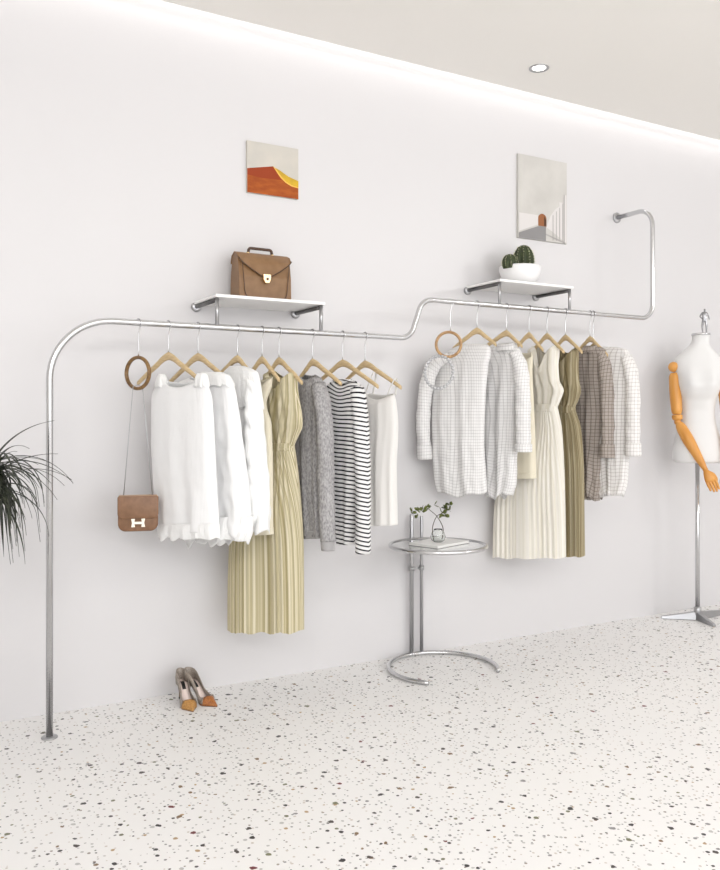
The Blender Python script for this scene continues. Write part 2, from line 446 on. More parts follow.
def shell(name, parent, m, fr, rows, fold=0.008, freq=9, seed=0, pleat=False, voff=0.0, hem=0.0, neck=None, seg=112, N=72, f0=.0, tail=0.0, solid=.0014, label=None, wr=0.0, twist=None):
    """closed tube of cloth; rows = (picture row, left edge, right edge, half depth)"""
    rnd = random.Random(seed)
    R = []
    th0 = fr.th; th1 = math.radians(twist) if twist is not None else th0
    def turned_frame(q):
        q = min(max(q, 0), 1); g = object.__new__(Frame); g.o = fr.o; g.th = th0 + (th1 - th0) * q * (2 - q)
        g.d = Vector((math.sin(g.th), -math.cos(g.th), 0)); g.n = Vector((-math.cos(g.th), -math.sin(g.th), 0)); return g
    for (py, xl, xr_, d) in rows:
        fq_ = turned_frame((py - rows[0][0]) / (rows[-1][0] - rows[0][0]))
        a = fq_.px(xl, py); b = fq_.px(xr_, py); R.append((a[0], b[0], a[1], b[1], d))
    R = np.array(R); zz = (R[:, 2] + R[:, 3]) / 2
    s = (zz[0] - zz) / (zz[0] - zz[-1])
    S = np.linspace(0, 1, N) ** 1.0
    S = np.sort(np.concatenate([S, s[1:-1]]))
    S = np.array([S[0]] + [S[i] for i in range(1, len(S)) if S[i] - S[i - 1] > 1e-4])
    UL, UR, ZA, ZB, D = [pchip(s, R[:, k], S) for k in range(5)]
    ph = [rnd.uniform(0, 6.28) for _ in range(8)]
    fq = [freq * rnd.uniform(.8, 1.2), freq * rnd.uniform(1.5, 2.0), freq * rnd.uniform(.45, .6)]
    out = []; uvs = []
    W0 = max(UR[-1] - UL[-1], .05)
    for i, sv in enumerate(S):
        ring = []; uvr = []; gf = turned_frame(sv)
        hw = (UR[i] - UL[i]) / 2; uc = (UR[i] + UL[i]) / 2
        amp = fold * (f0 + (1 - f0) * min(1, sv * 1.15) ** .8)
        for j in range(seg + 1):
            a = 2 * PI * j / seg
            ca, sa = math.cos(a), math.sin(a)
            un = math.copysign(abs(ca) ** .85, ca); vn = math.copysign(abs(sa) ** .7, sa)
            side = 1 if sa >= 0 else -1
            xx = un + (.35 * side)
            if pleat:
                q = (xx * freq + .22 * math.sin(2.2 * sv + ph[0]) + .5 * math.sin(xx * 3.1 + ph[2]) + .2 * math.sin(xx * 8 + ph[3])) * 2
                tri = 2 * abs(2 * (q / 2 - math.floor(q / 2 + .5))) - 1
                g = tri * (.55 + .35 * math.sin(xx * 5 + ph[1])) + 1.1 * math.sin(xx * 6.3 + ph[4] + .5 * sv) * min(1, sv * 1.5)
            else:
                g = math.sin(fq[0] * xx * 2 + ph[0] + .9 * math.sin(1.5 * sv + ph[1])) + .5 * math.sin(fq[1] * xx * 2 + ph[2] + 1.3 * math.sin(2.4 * sv + ph[3])) + .5 * math.sin(fq[2] * xx * 2 + ph[4] + 1.2 * sv)
                g *= .6
                if wr: g += wr * (math.sin(23 * sv + 6 * xx + ph[5]) * math.sin(5 * xx - 9 * sv + ph[6]) + .6 * math.sin(41 * sv - 11 * xx + ph[7]) * math.sin(8 * xx + 15 * sv + ph[3]))
            v = voff + D[i] * vn + amp * g * abs(sa) ** .5
            u = uc + hw * un * (1 + .0 * g)
            z = ZA[i] + (ZB[i] - ZA[i]) * (un + 1) / 2
            if neck:
                w, drop, sideb = neck
                e = math.exp(-((u - uc) / w) ** 2) * (1 - sv) ** 6
                z -= drop * e * (1.0 if side == sideb else .35)
            if hem: z += hem * (math.sin(fq[0] * xx * 1.6 + ph[5]) + .6 * math.sin(fq[1] * xx + ph[6])) * max(0, sv - .55) / .45
            if tail: z += tail * (1 - math.cos(PI * un)) / 2 * max(0, sv - .6) / .4 if True else 0
            if j < seg: ring.append(gf.P(u, v, z))
            uvr.append((uc + W0 * .5 * (1 - 2 * (a if a <= PI else 2 * PI - a) / PI) * 1.15 + (0 if side > 0 else 3.003), ZA[i] * .5 + ZB[i] * .5))
        out.append(ring); uvs.append(uvr)
    bm = bmesh.new(); grid_faces(bm, out, True, uv=lambda a, b: uvs[a][b])
    o = link(name, bm, m, parent)
    if solid:
        md = o.modifiers.new('cloth_thickness', 'SOLIDIFY'); md.thickness = solid; md.offset = -1
    if label: o['label'] = label
    return o

def sleeve(parent, m, fr, pts, seed=0, name='sleeve', wrinkle=.06, seg=40, n=10, caps=True):
    """pts: (px, py, v, ru, rv)"""
    rnd = random.Random(seed); ph = [rnd.uniform(0, 6.28) for _ in range(6)]
    C = []
    for (x, y, v, ru, rv) in pts:
        u, z = fr.px(x, y); C.append((u, v, z, ru, rv))
    C = np.array(C); s = np.concatenate([[0], np.cumsum(np.linalg.norm(np.diff(C[:, :3], axis=0), axis=1))])
    S = np.linspace(0, s[-1], n * len(pts))
    Q = np.stack([pchip(s, C[:, k], S) for k in range(5)], 1)
    rows = []; uvs = []
    for i, (u, v, z, ru, rv) in enumerate(Q):
        j0, j1 = max(i - 1, 0), min(i + 1, len(Q) - 1)
        du = Q[j1][0] - Q[j0][0]; dz = Q[j1][2] - Q[j0][2]; L = math.hypot(du, dz) or 1
        eu, ez = -dz / L, du / L            # across the sleeve, in the plane
        ring = []; uvr = []
        for k in range(seg + 1):
            a = 2 * PI * k / seg
            w = 1 + wrinkle * (math.sin(S[i] * 60 + 2 * a + ph[0]) * math.sin(S[i] * 23 + ph[1]) + .7 * math.sin(3 * a + ph[2] + S[i] * 9) + .5 * math.sin(5 * a + S[i] * 100 + ph[3]) * math.sin(a + S[i] * 17))
            ca, sa = math.cos(a) * w, math.sin(a) * w
            if k < seg: ring.append(fr.P(u + eu * ca * ru, v + sa * rv, z + ez * ca * ru))
            uvr.append((u + ru * 1.3 * (1 - 2 * (a if a < PI else 2 * PI - a) / PI), z))
        rows.append(ring); uvs.append(uvr)
    bm = bmesh.new(); V = grid_faces(bm, rows, True, caps, caps, uv=lambda a, b: uvs[a][b])
    return link(name, bm, m, parent)

def cuff(parent, m, fr, x, y0, y1, v, ru, rv, name='cuff', label=None):
    o = sleeve(parent, m, fr, [(x[0], y0, v, ru * .93, rv), (x[0], y0 + .8, v, ru * 1.02, rv * 1.04), (x[1], y1 - .8, v, ru * 1.02, rv * 1.04), (x[1], y1, v, ru * .95, rv)], 3, name, .02, 40, 5)
    if label: o['label'] = label
    return o

def collar(parent, m, fr, x, y, w, h, d, seed=0):
    """folded shirt collar round the hanger neck"""
    u0, z0 = fr.px(x, y); rows = []
    prof = [(1.0, -.35 * h), (.92, .7 * h), (.96, h), (1.08, .75 * h), (1.28, -.15 * h), (1.3, -.3 * h)]
    for k, dz in prof:
        r = []
        for j in range(40):
            a = 2 * PI * j / 40
            r.append(fr.P(u0 + w * k * math.cos(a), d * k * math.sin(a), z0 + dz - .012 * max(0, math.sin(a)) - .25 * h * abs(math.cos(a)) * (k > 1.2)))
        rows.append(r)
    bm = bmesh.new(); grid_faces(bm, rows, True, uv=lambda a, b: (b * .006, a * .01))
    return link('collar', bm, m, parent)

def garment(name, fr, label, cat, group=None):
    return thing(name, fr.P(0, 0, 0.9), label, cat, group)

# ------- hook stations along the rail: (px, py of the rail there)
GL = 'wooden hangers on the lower rail'; GU = 'wooden hangers on the upper rail'
F = {}
def station(key, px, th, upper=False):
    f = Frame(px, 329, th); F[key] = f; f.rz = ZU if upper else ZL; return f

# ring hangers
def ring_hanger(key, c, rx, label, mtl, inner):
    fr = F[key]; u0, z0 = fr.px(*c)
    R = rx
    t = thing('ring_hanger', fr.P(u0, 0, z0), label, 'hanger', 'ring hangers for scarves')
    bm = bmesh.new(); pts = [fr.P(u0 + R * math.cos(a), 0, z0 + R * math.sin(a)) for a in [2 * PI * k / 64 for k in range(64)]]
    rows = []
    for k in range(64):
        a = 2 * PI * k / 64
        rows.append([fr.P(u0 + (R + .0072 * math.cos(q)) * math.cos(a), .0085 * math.sin(q), z0 + (R + .0072 * math.cos(q)) * math.sin(a)) for q in [2 * PI * i / 14 for i in range(14)]])
    rows.append(rows[0]); V = grid_faces(bm, rows, True); bmesh.ops.remove_doubles(bm, verts=bm.verts, dist=1e-6)
    link('ring', bm, mtl, t)
    bm = hook_bm(fr, fr.rz, z0 + R + .004)
    link('hook', bm, CHROME, t)
    return t, u0, z0, R
station('ringL', 138.5, 30); station('ringU', 450.5, 52, True)
rL = ring_hanger('ringL', (137.8, 373), .062, 'dark brown wooden ring hanger holding the small taupe bag', RINGW, None)
rU = ring_hanger('ringU', (448.5, 344.5), .060, 'tan wooden ring hanger on the upper rail with white beaded hoop', RINGL, None)

# wooden hangers on the lower rail
for k, px, th in (('A', 168.5, 24), ('B', 198, 24), ('C', 237.5, 20), ('D', 262, 16), ('E', 279, 16), ('G', 312.5, 16), ('S', 342.5, 18), ('K', 365, 18)):
    station(k, px, th)
for k, px, th in (('P', 477, 20), ('Q', 506.5, 12), ('T', 529, 10), ('V', 547, 4), ('W', 565.5, 2), ('X', 590, 2), ('Y', 593.2, 8)):
    station(k, px, th, True)
hanger(F['A'], ZL, 352, (138, 379.5), (198.5, 375), 'wooden hanger of the leftmost white blouse, beside the dark ring', GL)
hanger(F['B'], ZL, 353, (168, 380.5), (229, 377), 'wooden hanger of the white lace-shouldered blouse', GL)
hanger(F['C'], ZL, 355, (211, 380), (256, 376), 'wooden hanger of the white ruffled lace top', GL)
hanger(F['D'], ZL, 356, (243, 380), (279, 376), 'wooden hanger of the short cream top, left of the olive dress', GL)
hanger(F['E'], ZL, 357, (261, 381), (302, 379), 'wooden hanger of the long olive pleated dress', GL)
hanger(F['G'], ZL, 358.5, (298, 377), (341, 380), 'wooden hanger of the grey marl cardigan', GL)
hanger(F['S'], ZL, 359.5, (317, 380), (378, 383), 'wooden hanger of the striped long-sleeved top', GL)
hanger(F['K'], ZL, 360.5, (346, 377), (401, 384), 'rightmost wooden hanger on the lower rail, holding the white camisole', GL)
hanger(F['P'], ZU, 327.5, (453, 345.5), (496, 341.5), 'wooden hanger of the left white checked shirt, beside tan ring', GU)
hanger(F['Q'], ZU, 330, (481, 347), (522, 343), 'wooden hanger of the second white checked shirt on the upper rail', GU)
hanger(F['T'], ZU, 332, (511, 350), (543, 347), 'wooden hanger of the short cream top behind the checked shirts', GU)
hanger(F['V'], ZU, 333, (530, 351), (564, 349), 'wooden hanger of the ivory V-neck pleated dress', GU)
hanger(F['W'], ZU, 334.5, (549, 352), (582, 349), 'wooden hanger of the dark olive dress on the upper rail', GU)
hanger(F['X'], ZU, 336, (578, 348), (608, 353), 'wooden hanger of the brown checked shirt', GU)
hanger(F['Y'], ZU, 343, (580, 360), (620, 362), 'wooden hanger of the pale checked shirt at far right', GU)

# ------------------------------------------------------------------ garments, lower rail
fr = F['A']
t = garment('blouse', fr, 'leftmost plain sheer white sleeveless blouse behind the taupe bag', 'blouse')
shell('body', t, SHEER, fr, [(380, 159, 201, .014), (385, 156, 207, .022), (400, 153, 211, .032), (440, 153, 213, .036), (490, 156, 215, .04), (533, 160, 217, .042)], .007, 4, 1, hem=.006, neck=(.09, .03, 1), wr=.2)
for i, (x0, x1, y0, y1) in enumerate(((158.5, 165.5, 374, 387), (197, 207, 373, 387))):
    shell('lace_strap', t, LACE, fr, [(y0, x0 + 1.5, x1 - 2, .012), (y0 + 4, x0, x1 - .5, .02), (y1, x0 - 1, x1 + .6, .026)], .003, 8, 20 + i, N=14, seg=48, hem=.003)
shell('lace_hem', t, LACE, fr, [(523, 159.5, 217, .0445), (530, 160, 217.5, .047), (538, 160.5, 218, .046)], .006, 9, 23, N=14, hem=.006)
fr = F['B']
t = garment('blouse', fr, 'white gathered blouse with lace shoulders, second on the lower rail', 'blouse')
shell('body', t, SHEER, fr, [(377, 190, 226, .014), (382, 180, 232, .025), (400, 176, 236, .034), (450, 176, 243, .042), (500, 179, 249, .05), (524, 182, 250, .052), (534, 184, 247, .05)], .013, 6, 2, hem=.012, neck=(.08, .03, 1), wr=.45)
shell('lace_yoke', t, LACE, fr, [(372, 202, 222, .018), (376, 199, 229, .028), (386, 198, 233, .0365)], .004, 9, 31, N=16, seg=60, hem=.004)
shell('lace_hem', t, LACE, fr, [(516, 182, 250.5, .054), (530, 184, 250, .06), (541, 187, 246, .058)], .012, 5, 44, N=20, hem=.016, f0=.3)
fr = F['C']
t = garment('lace_top', fr, 'white ruffled lace top hanging left of the cream and olive clothes', 'top')
shell('body', t, LACE, fr, [(370, 226, 249, .014), (375, 219, 256, .026), (395, 215, 260, .034), (440, 215, 264, .042), (490, 217, 268, .048), (530, 222, 267, .05)], .013, 6, 3, hem=.012, neck=(.06, .03, 1), wr=.6)
shell('lace_yoke', t, LACE, fr, [(366, 231, 246, .02), (373, 225, 256.5, .032), (396, 222, 260.5, .038), (408, 221, 262, .041)], .004, 10, 33, N=24, hem=.005)
sleeve(t, LACE, fr, [(252, 378, .0, .018, .03), (257, 400, .02, .026, .036), (259, 440, .03, .036, .042), (260, 485, .036, .044, .046), (258, 512, .038, .04, .042), (255, 527, .038, .024, .03), (254, 532, .038, .012, .016)], 51, wrinkle=.13)
sleeve(t, LACE, fr, [(226, 384, .02, .018, .03), (229, 410, .04, .026, .03), (234, 450, .052, .034, .034), (238, 490, .06, .044, .036), (236, 520, .064, .04, .034), (233, 538, .064, .022, .024), (231, 543, .064, .010, .012)], 57, wrinkle=.13)
fr = F['D']
t = garment('sleeveless_top', fr, 'short cream sleeveless top with straight hem beside the white lace', 'top')
shell('body', t, CREAM, fr, [(376, 246, 272, .014), (384, 243, 271, .022), (404, 243, 265, .026), (425, 242, 270, .03), (480, 241, 271, .034), (534, 240, 271, .036)], .004, 3, 4, neck=(.07, .05, 1))
shell('hem_band', t, CREAM, fr, [(528, 240, 271.2, .0385), (534.6, 240, 271.4, .0385)], .004, 3, 4, N=6, label='stitched cream hem')
fr = F['E']
def pleated_dress(fr, label, m, bod, waist, skirt, seed, twist=None, strap=None, vneck=None, v=.0, deep=(.024, .04, .03)):
    t = garment('pleated_dress', fr, label, 'dress')
    y0 = bod[0][0]
    rows = [(y, a, b, d) for (y, a, b), d in zip(bod, np.interp(range(len(bod)), [0, 1, len(bod) - 1], deep))]
    shell('bodice', t, m, fr, rows, .007, 6, seed, neck=vneck or (.05, .10, 1), wr=.2, f0=.4)
    y, a, b = waist
    shell('waistband', t, m, fr, [(y - 4, a - .6, b + .6, .034), (y, a - .4, b + .4, .036), (y + 4, a - .6, b + .6, .036)], .002, 6, seed, N=10)
    shell('skirt', t, m, fr, skirt, .0085, 8, seed + 1, pleat=True, f0=.35, N=60, seg=192, solid=0, hem=.003, twist=twist)
    return t
pleated_dress(fr, 'long olive pleated dress with the lowest hem, on the lower rail', OLIVE,
    [(369, 270, 292), (375, 266, 295), (390, 266, 296), (412, 266, 300), (424, 267, 301), (438, 270, 296), (447, 272, 292)], (447, 272, 292),
    [(448, 271, 292.5, .035), (470, 258, 296, .042), (515, 236, 301, .052), (545, 230, 303, .056), (575, 228.5, 303.5, .058), (630, 228, 304, .06)], 60, twist=52)
fr = F['G']
t = garment('cardigan', fr, 'grey marl knit cardigan between olive dress and striped top', 'cardigan')
shell('body', t, GREYM, fr, [(373, 303, 314, .02), (378, 297, 320, .03), (388, 295, 323, .036), (420, 296, 322, .04), (480, 299, 322, .044), (536, 303, 324, .045)], .008, 4, 6, neck=(.05, .03, 1), f0=.2)
sleeve(t, GREYM, fr, [(318, 385, .0, .03, .035), (323.5, 402, .01, .034, .042), (327, 440, .012, .033, .042), (328.5, 490, .012, .032, .04), (330, 541, .012, .031, .036)], 6)
cuff(t, RIB, fr, (329.6, 330), 539, 550, .012, .027, .032, label='pale grey ribbed cuff')
shell('hem_rib', t, RIB, fr, [(530, 302, 323.5, .044), (538, 302.5, 324, .043)], .006, 4, 6, N=6, label='pale grey ribbed hem')
fr = F['S']
t = garment('striped_top', fr, 'black and white striped long-sleeved top', 'top')
shell('body', t, STRIPE, fr, [(379, 334, 352, .018), (384, 329, 359, .03), (394, 327, 362, .036), (430, 330, 361, .04), (490, 335, 358, .042), (544, 340, 354, .042)], .007, 3, 7, neck=(.055, .03, 1), f0=.2)
sleeve(t, STRIPE, fr, [(357, 388, .0, .03, .034), (360.5, 402, .008, .032, .04), (363.5, 445, .01, .031, .04), (364.5, 500, .01, .031, .038), (364.8, 553, .01, .031, .036)], 8, wrinkle=.04)
shell('neckband', t, STRIPE, fr, [(378, 335.5, 351, .022), (381, 334, 353, .026)], .001, 3, 7, N=6, neck=(.055, .03, 1))
fr = F['K']
t = garment('camisole', fr, 'white camisole with thin shoulder straps at the lower rail end', 'camisole')
shell('body', t, WHITEC, fr, [(392, 367, 393, .02), (400, 364, 395, .03), (425, 365, 397, .036), (470, 366, 395, .042), (525, 368, 395.5, .046)], .007, 4, 9, neck=(.08, .035, 1), f0=.2)
for (p, q) in (((374.5, 373), (369, 395)), ((395.5, 379.5), (391.5, 395))):
    a = fr.px(*p); b = fr.px(*q); bm = bmesh.new()
    pts = [fr.P(b[0], .026, b[1]), fr.P((a[0] + b[0]) / 2, .02, (a[1] + b[1]) / 2), fr.P(a[0], .012, a[1] - .004), fr.P(a[0], 0, a[1] + .004), fr.P(a[0], -.012, a[1] - .004), fr.P((a[0] + b[0]) / 2, -.02, (a[1] + b[1]) / 2), fr.P(b[0], -.026, b[1])]
    tube(bm, smooth_path(pts, 5), .0016, 8, rb=.005); link('strap', bm, WHITEC, t)

# ------------------------------------------------------------------ garments, upper rail
def shirt(fr, label, m, body, slv, cf, col, seed, tail=0.0, twist=None, sf=None):
    t = garment('checked_shirt', fr, label, 'shirt')
    shell('body', t, m, fr, body, .011, 4, seed, f0=.15, tail=tail, hem=.007, wr=.3, twist=twist)
    sf = sf or fr; cm = None
    for i, s in enumerate(slv): sleeve(t, m, sf, s, seed + i)
    for c_ in cf: cuff(t, cm or m, sf, *c_)
    if col: collar(t, m, fr, *col)
    return t
fr = F['P']
shirt(fr, 'white checked long-sleeved shirt hanging nearest the tan ring', SHIRTC,
    [(344, 463, 487, .016), (348, 454, 490, .028), (354, 445, 490, .036), (364, 437, 488, .042), (400, 433, 485, .046), (440, 433, 484, .05), (480, 435, 486, .05), (496, 438, 487, .05)],
    [[(450, 356, -.004, .02, .03), (438, 363, .006, .03, .04), (430, 376, .014, .036, .044), (425.5, 400, .02, .034, .044), (424, 425, .022, .034, .042), (425.5, 447, .022, .032, .038)]],
    [((425.3, 426), 445, 459, .022, .036, .042)], None, 11, .02, twist=36, sf=Frame(477, 329, 40))
fr = F['Q']
shirt(fr, 'second white checked shirt, its cuff in front of the cream hem', SHIRTC,
    [(345, 495, 515, .016), (349, 487, 519, .028), (356, 480, 521, .036), (370, 478, 519, .042), (410, 478, 516, .046), (450, 480, 515, .05), (485, 484, 514, .05), (498, 488, 510, .05)],
    [[(515, 353, .0, .028, .038), (521, 368, .006, .034, .042), (524.5, 400, .01, .034, .042), (525, 425, .012, .033, .042), (525, 446, .012, .034, .038)]],
    [((525, 525), 444, 452, .012, .040, .045)], (507, 347, .048, .024, .036), 13, .02)
fr = F['T']
t = garment('sleeveless_top', fr, 'short cream sleeveless top behind the second checked shirt', 'top')
shell('body', t, CREAM, fr, [(349, 516, 531, .014), (355, 513, 532, .022), (372, 511, 531.5, .026), (400, 511, 532.5, .03), (440, 510, 534, .034), (478, 509, 534.5, .036)], .004, 3, 14, neck=(.08, .06, 1))
shell('hem_band', t, CREAM, fr, [(473, 509, 534.5, .0375), (478.5, 509, 534.7, .0375)], .004, 3, 14, N=6, label='stitched cream hem')
pleated_dress(F['V'], 'ivory V-neck pleated dress hanging down past the checked shirts', IVORY,
    [(345, 535, 556), (351, 529, 558), (365, 529, 557), (380, 529, 558), (390, 529, 562.5), (400, 531, 559.5), (408, 533, 556)], (408, 533, 556),
    [(409, 532, 556.5, .035), (430, 524, 561, .042), (470, 504, 564, .05), (500, 495.5, 565, .055), (520, 494, 565.5, .056), (557, 493, 566, .058)], 70, twist=40, vneck=(.035, .2, 1))
pleated_dress(F['W'], 'dark olive pleated dress between ivory dress and brown checked shirt', OLIVED,
    [(346, 555, 574), (352, 552, 577), (366, 553, 577), (380, 553, 578), (391, 554, 580), (401, 556, 577), (409, 558, 573.5)], (409, 557, 573.5),
    [(410, 556, 574, .032), (430, 552, 580, .038), (470, 546, 583, .044), (515, 545, 583.5, .048), (556, 545, 584, .05)], 80, twist=20)
fr = F['X']
shirt(fr, 'brown checked shirt with rolled cuff at the right of the rail', BROWNC,
    [(347, 584, 601, .016), (350, 581, 605, .028), (356, 578, 606, .036), (380, 577, 605, .042), (410, 575, 604, .046), (450, 577, 603, .048), (480, 580, 602, .048), (497, 584, 600, .046)],
    [[(602, 354, .0, .026, .036), (607, 368, .006, .032, .042), (609.5, 395, .01, .032, .042), (610, 422, .012, .031, .042), (609.5, 446, .012, .033, .038)]],
    [((609.5, 609.5), 444, 457.5, .012, .038, .043)], (591, 349, .046, .022, .034), 17, -.015)
fr = F['Y']
shirt(fr, 'pale checked shirt, rightmost garment of the upper rail', SHIRTD,
    [(347, 596, 616, .016), (350, 594, 627, .028), (357, 594, 630, .036), (380, 596, 630, .042), (410, 597, 629, .046), (450, 598, 628, .048), (480, 600, 626, .048), (494, 603, 622, .046)],
    [[(626, 357, .0, .026, .036), (631.5, 372, .006, .032, .042), (634, 398, .01, .033, .042), (634.5, 424, .012, .032, .042), (634.5, 446, .012, .033, .038)]],
    [((634.5, 634.5), 443, 456, .012, .038, .043)], None, 19, -.01)

# ------------------------------------------------------------------ small bag on the ring
fr = F['ringL']; _, ru, rzc, RR = rL
bf = Frame(138, 512, 75)
ub0, zb0 = bf.px(118, 496); ub1, zb1 = bf.px(158, 530)
zt, zb = zb0, zb1; uw = (ub1 - ub0) / 2; uc = (ub0 + ub1) / 2; D = .024
t = thing('shoulder_bag', bf.P(uc, 0, zb), 'small taupe leather shoulder bag with pale H clasp hanging from ring', 'bag')
def rounded(u0, u1, z0, z1, r, top=.006, n=8):
    pts = []
    for (cu, cz, rr, a0) in ((u1 - r, z0 + r, r, -90), (u1 - top, z1 - top, top, 0), (u0 + top, z1 - top, top, 90), (u0 + r, z0 + r, r, 180)):
        for k in range(n + 1):
            a = math.radians(a0 + 90 * k / n); pts.append((cu + rr * math.cos(a), cz + rr * math.sin(a)))
    return pts
def slab(fr, pts, v0, v1, e=.004):
    bm = bmesh.new(); cu = sum(p[0] for p in pts) / len(pts); cz = sum(p[1] for p in pts) / len(pts)
    su = max(abs(p[0] - cu) for p in pts); sz = max(abs(p[1] - cz) for p in pts)
    rows = []
    for v, k in ((v0, 1), (v0 + e * .3, .3), (v0 + e, 0), (v1 - e, 0), (v1 - e * .3, .3), (v1, 1)):
        rows.append([fr.P(cu + (p[0] - cu) * (1 - k * e / su), v, cz + (p[1] - cz) * (1 - k * e / sz)) for p in pts])
    grid_faces(bm, rows, True, True, True); return bm
h = zt - zb
sharp(link('body', slab(bf, rounded(uc - uw, uc + uw, zb, zt - .006, .03), -D, D, .006), BAGB, t), 50)
sharp(link('flap', slab(bf, rounded(uc - uw - .0015, uc + uw + .0015, zb + h * .36, zt, .022), D - .004, D + .0075, .003), BAGB, t), 50)
bm = box(bmesh.new(), 0, 1, 0, 1, 0, 1)
for v in bm.verts: v.co = bf.P(uc + (v.co.x * 2 - 1) * (uw - .002), -D + v.co.y * (2 * D + .005), zt - .008 + v.co.z * .010)
bevel(link('flap_top', bm, BAGL, t, smooth=False), .004, 3)['label'] = 'paler top fold of the flap'
zc = zb + h * .25; hw_ = .027; hh = .0165
H_ = [(-1, -1), (-.42, -1), (-.52, -.3), (.52, -.3), (.42, -1), (1, -1), (.86, 0), (1, 1), (.42, 1), (.52, .3), (-.52, .3), (-.42, 1), (-1, 1), (-.86, 0)]
bm = bmesh.new(); rows = [[bf.P(uc + a * hw_, D + d, zc + b * hh) for a, b in H_] for d in (.0075, .0145)]
grid_faces(bm, rows, True, True, True)
bevel(link('clasp', bm, CREAMM, t, smooth=False), .001)['label'] = 'pale metal H shaped clasp'
bm = bmesh.new()
top = fr.P(ru, 0, rzc - RR + .0075)
a_ = bf.P(uc - uw * .72, 0, zt); b_ = bf.P(uc + uw * .72, 0, zt)
tl = top + bf.d * -.018 + Vector((0, 0, .0012)); tr_ = top + bf.d * .018 + Vector((0, 0, .0012))
tube(bm, [a_, a_ + (tl - a_) * .5, tl, top + Vector((0, 0, .007)), tr_, b_ + (tr_ - b_) * .5, b_], .0017, 8)
link('strap', bm, BRUSH, t)['label'] = 'thin silver grey shoulder strap'

# beaded hoop linked through the tan ring
fr = F['ringU']; _, ru, rzc, RR = rU
hu, hz = fr.px(440, 377); Rh = .08
bot = fr.P(ru, 0, rzc - RR)
cen = Vector((bot.x, bot.y, bot.z)) + fr.d * -.045 + Vector((0, 0, -Rh + .004)) + fr.n * .0
BEAD = mat('milky_bead', srgb(214, 214, 216), .2, 0, **{'Transmission Weight': .25, 'IOR': 1.3})
bm = bmesh.new()
for k in range(28):
    a = 2 * PI * k / 28
    ball(bm, cen + fr.d * (Rh * .86 * math.cos(a)) + Vector((0, 0, Rh * math.sin(a))) + fr.n * (.018 * math.cos(a) + .035 * (1 - math.sin(a))), .0088, 12)
tag(link('beaded_hoop', bm, BEAD, loc=cen), 'milky white beaded hoop hanging from the tan ring', 'necklace')

# ------------------------------------------------------------------ briefcase on the left shelf
YB = 3.47
xl_, xr_ = atY(239.5, 296, YB).x, atY(291.5, 300, YB).x
hgt = atY(266, 252, YB).z - zs1
t = thing('briefcase', ((xl_ + xr_) / 2, YB + .05, zs1), 'tan leather briefcase with flap and gold lock on the left shelf', 'bag')
dp = .115
def prof(n=12):
    pts = [(0, 0), (dp, 0)]
    pts += [(dp - .008, hgt * .55), (dp * .78, hgt * .86)]
    for k in range(n + 1):
        a = math.radians(10 + 160 * k / n); pts.append((dp * .5 + dp * .33 * math.cos(a), hgt * .84 + hgt * .15 * math.sin(a)))
    pts += [(dp * .16, hgt * .84), (.004, hgt * .5)]
    return pts
pp = prof(); bm = bmesh.new()
rows = [[Vector((x, YB + y, zs1 + .001 + z)) for y, z in pp] for x in (xl_, xl_ + .003, xr_ - .003, xr_)]
grid_faces(bm, rows, True, True, True); bevel(link('body', bm, LEATH, t, smooth=False), .004, 2)
# flap: drapes over the top and the upper front, pointed towards the lock
bm = bmesh.new(); NX = 40; rows = []
lockx = (xl_ + xr_) / 2
for i in range(NX + 1):
    f = i / NX; x = xl_ - .003 + (xr_ - xl_ + .006) * f
    k = 1 - abs(2 * f - 1)
    zlow = hgt * (.86 - .40 * (k ** .75))
    path_ = [(dp * .86, hgt * .80), (dp * .78, hgt * .93), (dp * .5, hgt * 1.005), (dp * .22, hgt * .95), (dp * .1, hgt * .84)]
    for j in range(1, 7):
        z = hgt * .84 + (zlow - hgt * .84) * j / 6
        path_.append((.004 - .009 + (dp * .1 - 0) * max(0, (z - hgt * .5) / (hgt * .34)), z))
    out = [Vector((x, YB + y, zs1 + z)) for y, z in path_]
    inn = [Vector((x, YB + y + (.005 if q > 3 else 0), zs1 + z - (.005 if q <= 4 else 0))) for q, (y, z) in enumerate(path_)]
    rows.append(out + inn[::-1])
grid_faces(bm, rows, True, True, True); sharp(link('flap', bm, LEATH, t), 40)
# dark piping on the flap edge
bm = bmesh.new(); pts = []
for i in range(NX + 1):
    f = i / NX; k = 1 - abs(2 * f - 1); z = hgt * (.86 - .40 * (k ** .75))
    y = -.007 + dp * .1 * max(0, (z - hgt * .5) / (hgt * .34)); pts.append((xl_ - .003 + (xr_ - xl_ + .006) * f, YB + y, zs1 + z))
tube(bm, pts, .0022, 8); link('flap_piping', bm, LEATHD, t)['label'] = 'dark edge of the flap'
bm = bmesh.new()
for (xa, s_) in ((xl_, 1), (xr_, -1)):
    pts = [(xa + s_ * .012, YB - .003, zs1 + hgt * .78), (xa + s_ * .02, YB - .003, zs1 + hgt * .4), (xa + s_ * .028, YB - .003, zs1 + hgt * .14), (xa + s_ * .055, YB - .003, zs1 + .012), (xa + s_ * .09, YB - .003, zs1 + .006)]
    tube(bm, smooth_path(pts, 6), .0018, 8)
link('front_seam', bm, LEATHD, t)
lz = zs1 + hgt * .47
bm = bmesh.new(); lp = [(-.018, .018), (.018, .018), (.018, -.004), (.010, -.022), (-.010, -.022), (-.018, -.004)]
rows = [[Vector((lockx + a, YB - d, lz + b)) for a, b in lp] for d in (.002, .016, .018)]
grid_faces(bm, rows, True, True, True); lk = bevel(link('lock', bm, BRASS, t, smooth=False), .002)
lk['label'] = 'pale gold lock plate'
bm = bmesh.new(); ball(bm, (lockx, YB - .019, lz - .004), .006, 12); link('lock_button', bm, LEATHD, lk)
bm = bmesh.new(); hx0, hx1 = lockx - .062, lockx + .055; hz0 = zs1 + hgt
